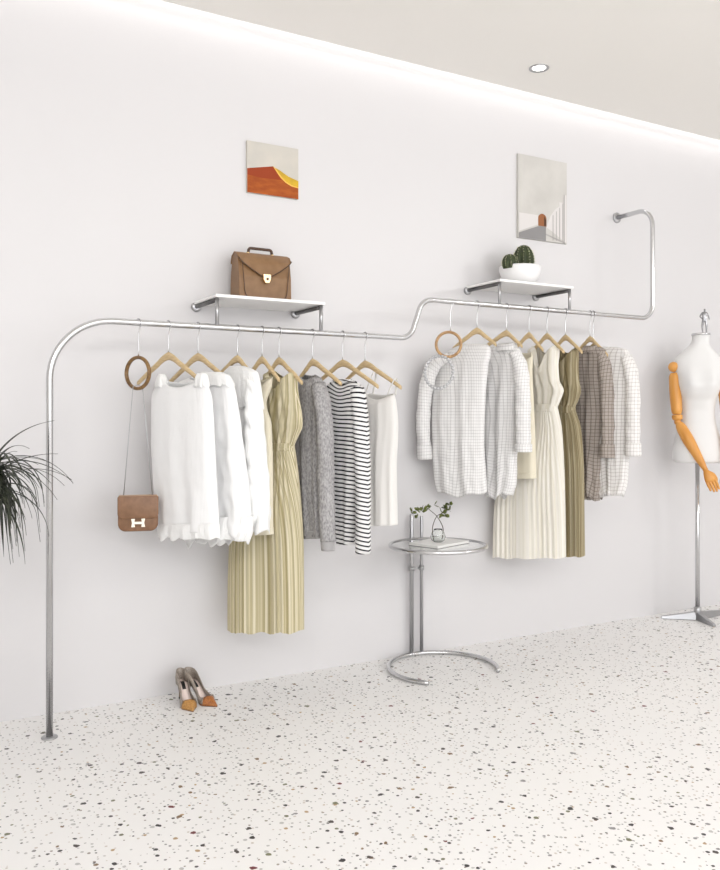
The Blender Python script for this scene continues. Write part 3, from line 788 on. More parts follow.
tube(bm, fillet([(hx0, YB + dp * .5, hz0 - .006), (hx0 + .004, YB + dp * .5, hz0 + .022), (hx1 - .004, YB + dp * .5, hz0 + .022), (hx1, YB + dp * .5, hz0 - .006)], [.012, .012], 6), .0066, 12)
link('handle', bm, LEATHD, t)['label'] = 'dark brown carrying handle'
for x in (hx0, hx1):
    bm = bmesh.new(); ball(bm, (x, YB + dp * .5, hz0 - .001), .009, 12, 1, 1, .7); link('handle_mount', bm, BRASS, t)

# ------------------------------------------------------------------ cactus on the right shelf
YC = 3.47
pc = atY(520, 283, YC); xc = pc.x
t = thing('potted_cactus', (xc, YC, zs2), 'two dark green cacti in a low white bowl on the right shelf', 'plant')
rB = (atY(540, 275, YC).x - atY(500, 275, YC).x) / 2 * .80
zrim = atY(520, 267, YC).z
bm = bmesh.new(); H = zrim - zs2
lathe(bm, [(rB * .5, 0), (rB * .55, 0), (rB * .86, H * .35), (rB, H * .8), (rB * 1.0, H), (rB * .93, H), (rB * .9, H * .85), (rB * .4, H * .8)], (xc, YC, zs2), 40)
link('bowl', bm, CERAM, t)
bm = bmesh.new(); lathe(bm, [(.0005, H * .9), (rB * .92, H * .88)], (xc, YC, zs2), 32); link('soil', bm, SOIL, t)
def cactus(cx, cy, z0, r, h, ribs, name):
    bm = bmesh.new(); rows = []
    for i in range(29):
        f = i / 28; pr = math.sin(PI * (.18 + .815 * f)) ** .55 if f < 1 else .02
        pr = ((1 - ((f - .38) / .62) ** 2) ** .5 if f > .38 else (.86 + .14 * math.sin(f / .38 * PI / 2)))
        row = []
        for k in range(ribs * 8):
            a = 2 * PI * k / (ribs * 8); rr = r * max(pr, .02) * (1 + .085 * math.cos(ribs * a))
            row.append(Vector((cx + rr * math.cos(a), cy + rr * math.sin(a), z0 + h * f)))
        rows.append(row)
    grid_faces(bm, rows, True, True, True); o = link(name, bm, CACT, t)
    bm = bmesh.new()
    for k in range(ribs):
        a = 2 * PI * k / ribs
        for i in range(1, 9):
            f = .06 + .105 * i; pr = ((1 - ((f - .38) / .62) ** 2) ** .5 if f > .38 else (.86 + .14 * math.sin(f / .38 * PI / 2)))
            rr = r * pr * 1.075; c_ = Vector((cx + rr * math.cos(a), cy + rr * math.sin(a), z0 + h * f))
            for q in range(4):
                d = Vector((math.cos(a), math.sin(a), .2)) + Vector((random.uniform(-.8, .8), random.uniform(-.8, .8), random.uniform(-.8, .8)))
                tube(bm, [c_, c_ + d.normalized() * r * .13], [r * .022, r * .006], 5)
    sp_ = link('spines', bm, SPINE, o); sp_['kind'] = 'stuff'
pa, pb = atY(516.5, 262, YC), atY(533, 262, YC)
cactus((pa.x + pb.x) / 2, YC + .01, zrim - .02, (pb.x - pa.x) / 2 * .93, atY(524, 244.5, YC).z - zrim + .02, 11, 'tall_cactus')
pa, pb = atY(503.5, 263, YC - .02), atY(516, 263, YC - .02)
cactus((pa.x + pb.x) / 2, YC - .02, zrim - .02, (pb.x - pa.x) / 2 * .93, atY(510, 255, YC).z - zrim + .02, 9, 'small_cactus')

# ------------------------------------------------------------------ pictures on the wall
def pane(name, bm, m, parent): return link(name, bm, m, parent, smooth=False)
def poly(bm, pts, y, a, w, h):
    vs = [bm.verts.new((a.x + p[0] * w, y, a.z + p[1] * h)) for p in pts]; bm.faces.new(vs)
def picture(tl, br_, label, shapes, frame_c):
    a = atY(*tl, WALL); b = atY(*br_, WALL); w = b.x - a.x; h = b.z - a.z   # h negative
    base = Vector((a.x, WALL, b.z)); hh = -h
    t = thing('wall_picture', (a.x + w / 2, WALL, b.z), label, 'picture', 'unframed prints on the wall')
    pane('panel', box(bmesh.new(), a.x, b.x, WALL - .014, WALL, b.z, a.z), frame_c, t)
    d = .0146
    for nm, mt_, polys in shapes:
        bm = bmesh.new()
        for pl in polys:
            # each printed area is a thin raised layer of ink
            f = [bm.verts.new((base.x + p[0] * w, WALL - d, base.z + p[1] * hh)) for p in pl]
            fc = bm.faces.new(f)
            ex = bmesh.ops.extrude_face_region(bm, geom=[fc])
            for v in ex['geom']:
                if isinstance(v, bmesh.types.BMVert): v.co.y += .0006
        pane(nm, bm, mt_, t); d += .0004
    return t
PSKY = noise_color(mat('print_sky', (.6, .58, .55), .85), srgb(206, 200, 190), srgb(196, 192, 184), 9)
PDUNE = noise_color(mat('print_dune', (.4, .15, .03), .85), srgb(176, 92, 34), srgb(152, 70, 24), 18, stretch=(1, 1, 3))
PDARK = mat('print_dark_slope', srgb(150, 60, 24), .85)
PYEL = noise_color(mat('print_yellow', (.6, .4, .08), .85), srgb(212, 172, 48), srgb(190, 154, 52), 20)
PEDGE = mat('print_ridge', srgb(240, 190, 90), .85)
crv = [(.50, .565), (.56, .48), (.64, .375), (.75, .285), (.86, .235), (1.0, .215)]
yel = crv + [(1.0, .36), (.8, .42), (.62, .52)]
picture((246, 141), (297, 200), 'small picture of orange and yellow sand dunes above the briefcase',
    [('sky', PSKY, [[(0.01, 0.01), (.99, .01), (.99, .99), (.01, .99)]]),
     ('dune', PDUNE, [[(0, 0), (1, 0), (1, .22)] + crv[::-1][1:] + [(0, .46)]]),
     ('dark_slope', PDARK, [[(0, .34), (.3, .315), (.68, .33)] + [(.64, .375), (.56, .48), (.50, .575), (0, .46)]]),
     ('yellow_slope', PYEL, [yel]),
     ('ridge_light', PEDGE, [crv + [(1.0, .235), (.86, .26), (.75, .315), (.65, .405), (.57, .51), (.505, .575)]])], PSKY)
PST = noise_color(mat('print_plaster', (.6, .6, .58), .85), srgb(196, 193, 188), srgb(207, 204, 199), 6)
PLIT = mat('print_lit_wall', srgb(218, 214, 212), .85); PGR = mat('print_grey_path', srgb(142, 140, 140), .85)
PDOOR = mat('print_door', srgb(150, 96, 60), .85); PDD = mat('print_door_dark', srgb(84, 56, 40), .85); PLN = mat('print_line', srgb(176, 172, 170), .85)
door = [(.40, .175), (.57, .175), (.57, .27)] + [(.485 + .085 * math.cos(math.radians(a)), .27 + .055 * math.sin(math.radians(a))) for a in range(20, 180, 20)] + [(.40, .27)]
steps = [[(x, .02 + .0 * x), (x + .012, .02), (x + .012, y), (x, y)] for x, y in ((.70, .33), (.77, .38), (.84, .43), (.905, .49))]
picture((516.5, 154), (565, 244.5), 'tall picture of a pale stairway with brown arched door above cactus',
    [('plaster_wall', PST, [[(0.01, .005), (.99, .005), (.99, .995), (.01, .995)]]),
     ('lit_wall', PLIT, [[(.57, .17), (.99, .01), (.99, .60), (.92, .60), (.92, .50), (.84, .50), (.84, .45), (.75, .40), (.66, .32)], [(.02, .08), (.40, .19), (.40, .30), (.02, .30)]]),
     ('grey_path', PGR, [[(.01, .0), (.56, .0), (.56, .175), (.42, .175), (.01, .06)]]),
     ('arched_door', PDOOR, [door]),
     ('door_shade', PDD, [[(.52, .18), (.565, .18), (.565, .25), (.52, .30)]]),
     ('stair_lines', PLN, steps + [[(.93, .0), (.95, .0), (.95, .60), (.93, .60)], [(.56, .075), (.95, .0), (.95, .018), (.56, .09)]]),
     ], PST)

# ------------------------------------------------------------------ chrome side table
bc = atZ(443, 669.5, 0.0); RB = .262
zt_ = .598
tc_ = atY(439, 544, bc.y)
p1 = atZ(411.5, 659, 0.0)
t = thing('side_table', bc, 'round glass-topped chrome side table standing on the terrazzo', 'table')
rt = .0105
# C-shaped base: gap towards the viewer's right
def ang_of(px, py):
    q = atZ(px, py, 0); return math.atan2(q.y - bc.y, q.x - bc.x)
aA = ang_of(430, 684); aB = ang_of(498, 673)
while aB > aA: aB -= 2 * PI
# go from aA clockwise (through the left and the back) to aB
pts = [bc + Vector((RB * math.cos(aA + (aB - aA) * k / 60), RB * math.sin(aA + (aB - aA) * k / 60), rt + .0005)) for k in range(61)]
if abs(aB - aA) < PI:
    aB -= 2 * PI
    pts = [bc + Vector((RB * math.cos(aA + (aB - aA) * k / 60), RB * math.sin(aA + (aB - aA) * k / 60), rt + .0005)) for k in range(61)]
bm = bmesh.new(); tube(bm, pts, rt, 16); link('base_ring', bm, CHROME, t)
# posts stand on the ring, at the left
aP = ang_of(411.5, 659); aP2 = ang_of(421, 659)
posts = []
for px in (411.5, 421.5):
    best = min((2 * PI * k / 2000 for k in range(2000)), key=lambda q: abs(((bc.x + RB * math.cos(q)) * ray(px)[1] - (bc.y + RB * math.sin(q)) * ray(px)[0])) + (9e9 if math.sin(q) < 0 else 0))
    posts.append(bc + Vector((RB * math.cos(best), RB * math.sin(best), 0)))
ztop_p = atY(411.5, 514.5, posts[0].y).z
for q, r_, zz in ((posts[0], .0105, ztop_p), (posts[1], .0085, ztop_p - .01)):
    bm = bmesh.new(); tube(bm, [(q.x, q.y, .012), (q.x, q.y, zz - .004), (q.x, q.y, zz)], [r_, r_, r_ * .8], 16); link('post', bm, BRUSH, t)
zc_ = atY(416, 568, posts[0].y).z
bm = bmesh.new()
for q, r_ in ((posts[0], .0155), (posts[1], .0135)): tube(bm, [(q.x, q.y, zc_ - .011), (q.x, q.y, zc_ + .011)], r_, 16)
tube(bm, [(posts[0].x, posts[0].y, zc_), (posts[1].x, posts[1].y, zc_)], .005, 12); link('height_clamp', bm, BRUSH, t)
RB = .228; tcn = Vector((bc.x - .03, bc.y, 0))
bm = bmesh.new(); tube(bm, [Vector((tcn.x + RB * math.cos(a), tcn.y + RB * math.sin(a), zt_)) for a in [2 * PI * k / 72 for k in range(72)]], rt * .95, 14, closed=True); link('top_ring', bm, CHROME, t)
bm = bmesh.new(); lathe(bm, [(.0005, zt_ - .004), (RB - rt * .6, zt_ - .004), (RB - rt * .6, zt_ + .004), (.0005, zt_ + .004)], (tcn.x, tcn.y, 0), 64)
o = sharp(link('glass_top', bm, GLASS, t)); ZT = zt_ + .004
# magazine
MAGW = noise_color(mat('magazine_cover', (.8, .8, .8), .4), srgb(244, 243, 240), srgb(234, 233, 231), 12)
mc = Vector((bc.x - .015, bc.y + .01, ZT)); mt_ = thing('magazine', mc, 'white magazine lying on the glass table under the vase', 'magazine')
rotm = Matrix.Rotation(math.radians(18), 4, 'Z')
def rbox(x0, x1, y0, y1, z0, z1, c):
    bm = box(bmesh.new(), x0, x1, y0, y1, z0, z1)
    for v in bm.verts: v.co = rotm @ v.co + c
    return bm
bevel(link('pages', rbox(-.125, .125, -.085, .085, .0012, .0118, mc), PAPER, mt_, smooth=False), .001)
bevel(link('cover', rbox(-.127, .127, -.087, .087, .0118, .0135, mc), MAGW, mt_, smooth=False), .0006)
link('back_cover', rbox(-.127, .127, -.087, .087, 0.0002, .0012, mc), mat('dark_print', srgb(70, 66, 64), .5), mt_, smooth=False)['label'] = 'dark back cover edge'
# vase with sprigs
vc = atY(438, 538, bc.y + .0); vc = Vector((vc.x, bc.y, ZT + .0137))
t = thing('glass_vase', vc, 'clear glass bulb vase on the white magazine', 'vase')
bm = bmesh.new(); hv = .062
lathe(bm, [(.0005, .001), (.020, 0), (.033, .010), (.037, .026), (.030, .046), (.020, .056), (.021, hv), (.0185, hv), (.0172, .056), (.027, .046), (.034, .027), (.030, .012), (.018, .004), (.0005, .004)], vc, 40)
link('bulb', bm, GLASS, t)
def sprig(base, pts, leaves, label, seed):
    rnd = random.Random(seed)
    t = thing('leafy_twig', base, label, 'twig', 'sprigs in the glass vase')
    sp = smooth_path(pts, 8); bm = bmesh.new(); tube(bm, sp, [.0024 - .0012 * i / len(sp) for i in range(len(sp))], 8); link('stem', bm, TWIG, t)
    bm = bmesh.new()
    for (c_, r, n) in leaves:
        for k in range(n):
            d = Vector((rnd.uniform(-1, 1), rnd.uniform(-1, 1), rnd.uniform(-.6, 1))).normalized()
            p = c_ + d * r * rnd.uniform(.3, 1); ax = (d + Vector((rnd.uniform(-.5, .5), rnd.uniform(-.5, .5), rnd.uniform(-.3, .6)))).normalized()
            sd = ax.cross(Vector((rnd.uniform(-1, 1), rnd.uniform(-1, 1), rnd.uniform(.2, 1)))).normalized(); L = rnd.uniform(.018, .027); wd = L * .42; nn = ax.cross(sd)
            rows = []
            for q, (f, w) in enumerate(((0, .05), (.25, .8), (.5, 1), (.75, .7), (1, .04))):
                cc = p + ax * L * f + nn * (.25 * L * (f - .5) ** 2)
                rows.append([cc + sd * wd * w + nn * .0012, cc + nn * .0006, cc - sd * wd * w + nn * .0012, cc - nn * .0004])
            grid_faces(bm, rows, True, True, True)
            tube(bm, [c_, p], .0007, 5)
    link('leaves', bm, LEAFM, t)
    return t
def tp(px, py, dy=0.0): return atY(px, py, vc.y + dy)
inn = vc + Vector((0, 0, .0))
xpt = tp(437, 517)
sprig(vc + Vector((.02, 0, .005)), [vc + Vector((.024, 0, .012)), tp(443, 528, -.002), xpt + Vector((0, -.004, 0)), tp(431, 511, -.006), tp(427, 508, -.008)],
      [(tp(428, 508.5, -.008), .010, 6), (tp(421, 510.5, -.008), .016, 11), (tp(418, 514, -.004), .010, 4), (tp(411.5, 512.5, -.02), .010, 5), (tp(434, 505), .006, 2)], 'leafy twig leaning left out of the glass vase', 5)
sprig(vc + Vector((-.02, 0, .005)), [vc + Vector((-.022, .004, .008)), tp(432.5, 528, .004), xpt + Vector((0, .005, 0)), tp(442, 513, .008), tp(448, 507, .008)],
      [(tp(443, 513, .008), .013, 9), (tp(447, 509.5, .008), .014, 11), (tp(445, 515, .006), .008, 4), (tp(451, 505.5, .01), .006, 3)], 'leafy twig leaning right out of the glass vase', 6)

# ------------------------------------------------------------------ heeled shoes
SHG = noise_color(mat('shoe_glitter', (.4, .38, .36), .35), srgb(128, 117, 106), srgb(170, 158, 148), 300); SHT = noise_color(mat('shoe_toe', (.5, .3, .1), .3), srgb(196, 148, 84), srgb(168, 118, 60), 160)
SHR = noise_color(mat('shoe_toe_copper', (.5, .3, .1), .3), srgb(186, 122, 66), srgb(146, 86, 46), 160)
INS = mat('insole', srgb(232, 214, 206), .5); HEELM = mat('heel_cover', srgb(116, 92, 72), .4)
def shoe(toe, yaw, label, toe_m, mir):
    t = thing('high_heel_shoe', toe, label, 'shoe', 'pair of high heels on the floor')
    L = .20; HH = .080
    ax = Vector((math.cos(yaw), math.sin(yaw), 0)); sd = Vector((-ax.y, ax.x, 0))   # ax points to the toe
    def Pt(f, w, z): return Vector(toe) - ax * (L * (1 - f)) + sd * w + Vector((0, 0, z))
    def solez(f):
        if f < .2: return HH - .02 * f
        if f < .68:
            q = (f - .2) / .48; return .004 + (HH - .008) * (1 - (3 * q * q - 2 * q ** 3))
        return .004
    def halfw(f):
        return float(pchip([0, .06, .15, .3, .45, .62, .72, .85, .95, 1], [.006, .020, .025, .022, .022, .032, .032, .0185, .0075, .002], f)[0])
    def wallh(f):
        return float(pchip([0, .1, .3, .5, .62, .72, .85, 1], [.05, .048, .034, .025, .026, .031, .021, .006], f)[0])
    fs = [i / 40 for i in range(41)]
    # sole
    bm = bmesh.new(); rows = [[Pt(f, halfw(f) * k, solez(f) + (-.004 if b else 0)) for k, b in ((-1, 0), (0, 0), (1, 0), (1, 1), (0, 1), (-1, 1))] for f in fs]
    grid_faces(bm, rows, True, True, True); link('sole', bm, HEELM, t)
    # insole
    bm = bmesh.new(); rows = [[Pt(f, halfw(f) * k * .9, solez(f) + dz) for k, dz in ((-1, .003), (0, .0025), (1, .003), (1, .0003), (-1, .0003))] for f in fs[1:33]]
    grid_faces(bm, rows, True, True, True); ins = link('insole', bm, INS, t); ins['label'] = 'pale pink insole'
    bm = bmesh.new(); rows = [[Pt(f, .0075 * k, solez(f) + dz) for k, dz in ((-1, .0046), (1, .0046), (1, .0030), (-1, .0030))] for f in (.17, .22, .27, .32, .37)]
    grid_faces(bm, rows, True, True, True); link('label_patch', bm, BLACK, ins)['label'] = 'black label'
    # quarters: wall round the heel and both sides
    bm = bmesh.new(); rows = []; back = [f for f in fs if f <= .74]
    ring = [(-1, f) for f in back[::-1]] + [(1, f) for f in back]
    for s_, f in ring:
        w = halfw(f) * s_; h_ = wallh(f); wo = halfw(f)
        lean = .90 if f < .3 else .86
        rows.append([Pt(f, w, solez(f) - .002), Pt(f - (.012 if f < .05 else 0), w * 1.06, solez(f) + h_ * .45), Pt(f - (.006 if f < .05 else 0), w * lean, solez(f) + h_), Pt(f, w * (lean - .07), solez(f) + h_ - .001), Pt(f, w * .98, solez(f) + h_ * .45), Pt(f, w * .93, solez(f))])
    grid_faces(bm, rows, True, True, True); link('upper', bm, SHG, t)
    # vamp / toe
    bm = bmesh.new(); rows = []
    for f in [.63 + .37 * i / 16 for i in range(17)]:
        w = halfw(f); h_ = wallh(f) * (1.02); n = 11; dip = 0
        rows.append([Pt(f + (.05 * (1 - abs(math.cos(PI * k / n))) if f < .7 else 0), w * 1.03 * math.cos(PI * k / n), solez(f) - .002 + (h_ + .002) * math.sin(PI * k / n) ** .75) for k in range(n + 1)])
    bmesh_rows = grid_faces(bm, rows, False)
    o = link('toe_cap', bm, toe_m, t); md = o.modifiers.new('thick', 'SOLIDIFY'); md.thickness = .0018; md.offset = -1
    o['label'] = 'golden pointed toe'
    # stiletto heel
    bm = bmesh.new()
    pts = [Pt(.085, 0, HH - .004), Pt(.075, 0, HH * .72), Pt(.055, 0, HH * .4), Pt(.05, 0, .006), Pt(.05, 0, .0)]
    tube(bm, pts, [.021, .0125, .0068, .0055, .006], 16); hl = link('heel', bm, HEELM, t)
    bm = bmesh.new(); tube(bm, [Pt(.05, 0, .007), Pt(.05, 0, .0002)], .0066, 14); link('heel_tip', bm, BLACK, hl)
    return t
tA = atZ(193, 712, 0.0); tB = atZ(217, 707, 0.0)
shoe((tA.x, tA.y, 0), math.radians(-92), 'left high heel shoe with gold pointed toe on the floor', SHT, 0)
shoe((tB.x, tB.y, 0), math.radians(-69), 'right high heel shoe with copper toe turned towards the table', SHR, 0)

# ------------------------------------------------------------------ mannequin
mb = atZ(697.5, 615, 0.0); mb = Vector((mb.x, 3.40, 0)); mb.x = atY(697.5, 500, 3.40).x
tY = mb.y / ray(697.5)[1]                      # metres per pixel there
zpx = lambda y: CAMZ + (HZ - y) * tY
vd = Vector((mb.x, mb.y, 0)).normalized()      # away from the camera
face = -vd; face = Matrix.Rotation(math.radians(12), 3, 'Z') @ face
side = Vector((0, 0, 1)).cross(face); side.normalize()   # viewer's right when looking at its front
if side.dot(Vector((RT[0], RT[1], 0))) < 0: side = -side
def M(u, f, z): return mb + side * u + face * f + Vector((0, 0, z))
t = thing('dress_form', mb, 'white linen dress form with jointed wooden arms at the right edge', 'mannequin')
pxm = tY * math.hypot(*ray(697.5)) / math.hypot(*ray(697.5))
k_ = tY
# (picture row, half width px, centre px offset, front depth m, back depth m)
prof_ = [(335, 8.2, 3.4, .048, .048), (339, 7.8, 3.0, .045, .05), (343, 8.2, 2.4, .046, .055), (347, 10.5, 1.6, .052, .062), (351, 14.5, .8, .06, .07), (356, 19, .2, .072, .08), (361, 22.2, 0, .084, .086), (367, 23.0, 0, .098, .087), (376, 22.4, 0, .122, .085), (385, 21.4, 0, .136, .08), (393, 19.4, 0, .118, .074), (401, 16.8, 0, .084, .068), (412, 15.6, 0, .068, .066), (422, 16.4, 0, .07, .073), (434, 19.6, 0, .084, .088), (446, 22.4, 0, .098, .10), (455, 23.4, 0, .104, .104), (460.5, 22.9, 0, .103, .102), (462.5, 20, 0, .09, .09)]
zs = [zpx(p[0]) for p in prof_]; S_ = np.linspace(0, 1, 90); sarr = [(zs[0] - z) / (zs[0] - zs[-1]) for z in zs]
A = [pchip(sarr, [p[k] for p in prof_], S_) for k in range(1, 5)]
rows = []
for i, s_ in enumerate(S_):
    z = zs[0] + (zs[-1] - zs[0]) * s_; hw = A[0][i] * k_ * 1.02; off = A[1][i] * k_; row = []
    bust = math.exp(-((s_ - .37) / .085) ** 2)
    for j in range(72):
        a = 2 * PI * j / 72; ca, sa = math.cos(a), math.sin(a)
        u = off + hw * math.copysign(abs(ca) ** .9, ca)
        f = (A[2][i] if sa > 0 else A[3][i]) * math.copysign(abs(sa) ** .85, sa)
        if sa > 0: f += .024 * bust * (math.exp(-((ca - .45) / .3) ** 2) + math.exp(-((ca + .45) / .3) ** 2) - .4)
        row.append(M(u, f, z))
    rows.append(row)
bm = bmesh.new(); grid_faces(bm, rows, True, True, True); link('torso', bm, LINEN, t)
nz = zs[0]; nu = 3.2 * k_
bm = bmesh.new(); c_ = M(nu, 0, nz)
lathe(bm, [(.0005, 0), (.054, -.004), (.055, .004), (.052, .009), (.02, .012), (.0005, .012)], c_, 40); cap = link('neck_cap', bm, CHROME, t)
# little chrome figure on the neck cap
def figure(base, h):
    me = bpy.data.meshes.new('finial_figure'); S = h
    pts = {'pel': (0, 0, .50), 'bel': (0, 0, .60), 'che': (.0, 0, .72), 'nec': (.0, 0, .81), 'hea': (.015, 0, .93),
           'kl': (-.07, .03, .27), 'fl': (-.06, -.01, .02), 'kr': (.07, -.02, .27), 'fr': (.08, 0, .02), 'hl': (-.05, 0, .47), 'hr': (.05, 0, .47),
           'sl': (-.08, 0, .77), 'sr': (.08, 0, .77), 'el': (-.16, .02, .64), 'er': (.15, -.02, .63), 'wl': (-.10, -.07, .54), 'wr': (.17, -.04, .50)}
    rad = {'pel': .07, 'bel': .055, 'che': .075, 'nec': .03, 'hea': .05, 'kl': .042, 'fl': .03, 'kr': .042, 'fr': .03, 'hl': .055, 'hr': .055, 'sl': .038, 'sr': .038, 'el': .028, 'er': .028, 'wl': .02, 'wr': .02}
    ed = [('pel', 'bel'), ('bel', 'che'), ('che', 'nec'), ('nec', 'hea'), ('pel', 'hl'), ('hl', 'kl'), ('kl', 'fl'), ('pel', 'hr'), ('hr', 'kr'), ('kr', 'fr'), ('che', 'sl'), ('sl', 'el'), ('el', 'wl'), ('che', 'sr'), ('sr', 'er'), ('er', 'wr')]
    ks = list(pts); vv = []
    for k in ks:
        x, y, z = pts[k]; vv.append(side * (x * S) + face * (-y * S) + Vector((0, 0, z * S)))
    me.from_pydata([v + base - parent_world(t) for v in vv], [(ks.index(a), ks.index(b)) for a, b in ed], [])
    o = bpy.data.objects.new('finial_figure', me); COL.objects.link(o); o.parent = t
    sk = o.modifiers.new('skin', 'SKIN'); sk.use_smooth_shade = True
    for i, k in enumerate(ks):
        me.skin_vertices[0].data[i].radius = (rad[k] * S * .95, rad[k] * S * .95); me.skin_vertices[0].data[i].use_root = (k == 'pel')
    o.modifiers.new('sub', 'SUBSURF').levels = 2; o.modifiers['sub'].render_levels = 2
    me.materials.append(mat('dark_chrome', (.3, .3, .31), .22, 1.0)); o['label'] = 'little chrome standing figure on the neck'
figure(c_ + side * (.02) + Vector((0, 0, .011)), zpx(307) - nz - .011)
# stand
bm = bmesh.new(); tube(bm, [M(0, 0, .04), M(0, 0, zs[-1] + .01)], .013, 16); link('pole', bm, CHROME, t)
bm = bmesh.new(); tube(bm, [M(0, 0, .03), M(0, 0, .075), M(0, 0, .08)], [.022, .022, .014], 20); link('hub', bm, BRUSH, t)
for (px, py) in ((661, 618.5), (714.5, 627), (733, 612)):
    q = atZ(px, py, 0.0)
    if q.y > WALL - .03: q = q * ((WALL - .04) / q.y)
    q.z = .008; d = (q - M(0, 0, .008)); L = d.length; d.normalize(); s_ = Vector((-d.y, d.x, 0)); rows = []
    for f in (0, .1, .5, .95, 1.0):
        w = .020 - .009 * f; top_ = .052 - .036 * f; c2 = M(0, 0, 0) + d * (L * f)
        rows.append([c2 + s_ * w + Vector((0, 0, .001)), c2 + s_ * w * .7 + Vector((0, 0, top_)), c2 - s_ * w * .7 + Vector((0, 0, top_)), c2 - s_ * w + Vector((0, 0, .001))])
    bm = bmesh.new(); grid_faces(bm, rows, True, True, True); bevel(link('leg', bm, BRUSH, t, smooth=False), .003, 2)
# wooden arms
def turned(pts, r, n=5, seg=24):
    bm = bmesh.new(); sp = smooth_path(pts, n); k = len(pts) - 1
    rr = [float(pchip(list(range(len(r))), r, i * (len(r) - 1) / (len(sp) - 1))[0]) for i in range(len(sp))]
    tube(bm, sp, rr, seg); return bm
def pxM(px, y, f):      # point in the form's own frontal plane shifted forward by f
    o_ = M(0, f, 0); a, b = ray(px); det = side.x * (-b) + a * side.y
    # solve o + side*u = s*(a,b)
    u = (-(o_.x) * (-b) - a * o_.y) / det
    p = o_ + side * u; s_ = (p.x * a + p.y * b) / (a * a + b * b)
    return Vector((p.x, p.y, CAMZ + (HZ - y) * s_))
def arm(sh, el, wr, hd, fwd, lab, palm):
    P0, P1, P2, P3 = pxM(sh[0], sh[1], fwd[0]), pxM(el[0], el[1], fwd[1]), pxM(wr[0], wr[1], fwd[2]), pxM(hd[0], hd[1], fwd[3])
    bm = bmesh.new(); ball(bm, P0, .031, 24); sb = link('shoulder_joint', bm, ARMW, t)
    d = (P1 - P0).normalized(); A0 = P0 + d * .036; A1 = P1 - d * .040
    bm = turned([A0, A0 + (A1 - A0) * .5, A1], [.020, .031, .0325, .034, .034, .033, .032, .024], 12); ua = link('upper_arm', bm, ARMW, t)
    bm = bmesh.new(); e0 = A1 + d * .003; tube(bm, [e0, e0 + d * .004, e0 + d * .026, e0 + d * .036], [.026, .031, .029, .016], 24); ball(bm, P1 + d * .006, .020, 18); link('elbow_joint', bm, ARMW, t)
    d2 = (P2 - P1).normalized(); B0 = P1 + d2 * .010
    bm = turned([B0, B0 + (P2 - B0) * .5, P2], [.016, .029, .033, .034, .032, .028, .024, .019, .014], 14); link('forearm', bm, ARMW, t)
    bm = bmesh.new(); ball(bm, P2 + d2 * .003, .0155, 16); link('wrist_joint', bm, ARMW, t)
    # hand: palm and five fingers
    d3 = (P3 - P2).normalized(); nrm = (face - d3 * face.dot(d3)).normalized(); sx = d3.cross(nrm).normalized() * palm
    W = P2 + d3 * .008
    bm = bmesh.new()
    rows = []
    for f, w, th in ((0, .014, .012), (.18, .020, .015), (.5, .027, .0165), (.8, .0315, .015), (1.0, .031, .012)):
        rows.append([W + d3 * (.072 * f) + sx * (w * math.cos(a)) + nrm * (th * math.sin(a)) for a in [2 * PI * k / 20 for k in range(20)]])
    grid_faces(bm, rows, True, True, True)
    hand = link('hand', bm, ARMW, t)
    for i, (o_, L_) in enumerate(((-.0232, .058), (-.0078, .066), (.0078, .062), (.0230, .050))):
        b0 = W + d3 * .066 + sx * o_
        pts = [b0, b0 + d3 * L_ * .45 + sx * o_ * .06 - nrm * .002, b0 + d3 * L_ * .78 - nrm * .008, b0 + d3 * L_ - nrm * .016]
        bm = bmesh.new(); sp = smooth_path(pts, 4); tube(bm, sp, [.0086 - .0022 * q / (len(sp) - 1) for q in range(len(sp))], 12); ball(bm, sp[-1], .0064, 10)
        link('finger', bm, ARMW, hand)
    b0 = W + d3 * .020 - sx * .014
    pts = [b0, b0 + d3 * .018 - sx * .016 - nrm * .002, b0 + d3 * .042 - sx * .021 - nrm * .006, b0 + d3 * .058 - sx * .018 - nrm * .010]
    bm = bmesh.new(); sp = smooth_path(pts, 4); tube(bm, sp, [.0095 - .0038 * q / (len(sp) - 1) for q in range(len(sp))], 12); ball(bm, sp[-1], .0056, 10); link('thumb', bm, ARMW, hand)
arm((673.5, 367), (677.5, 421), (705, 469), (716.5, 492), (.03, .05, .13, .16), 'l', 1)
arm((722, 367), (727, 421), (728, 470), (727, 492), (.03, .04, .10, .12), 'r', -1)

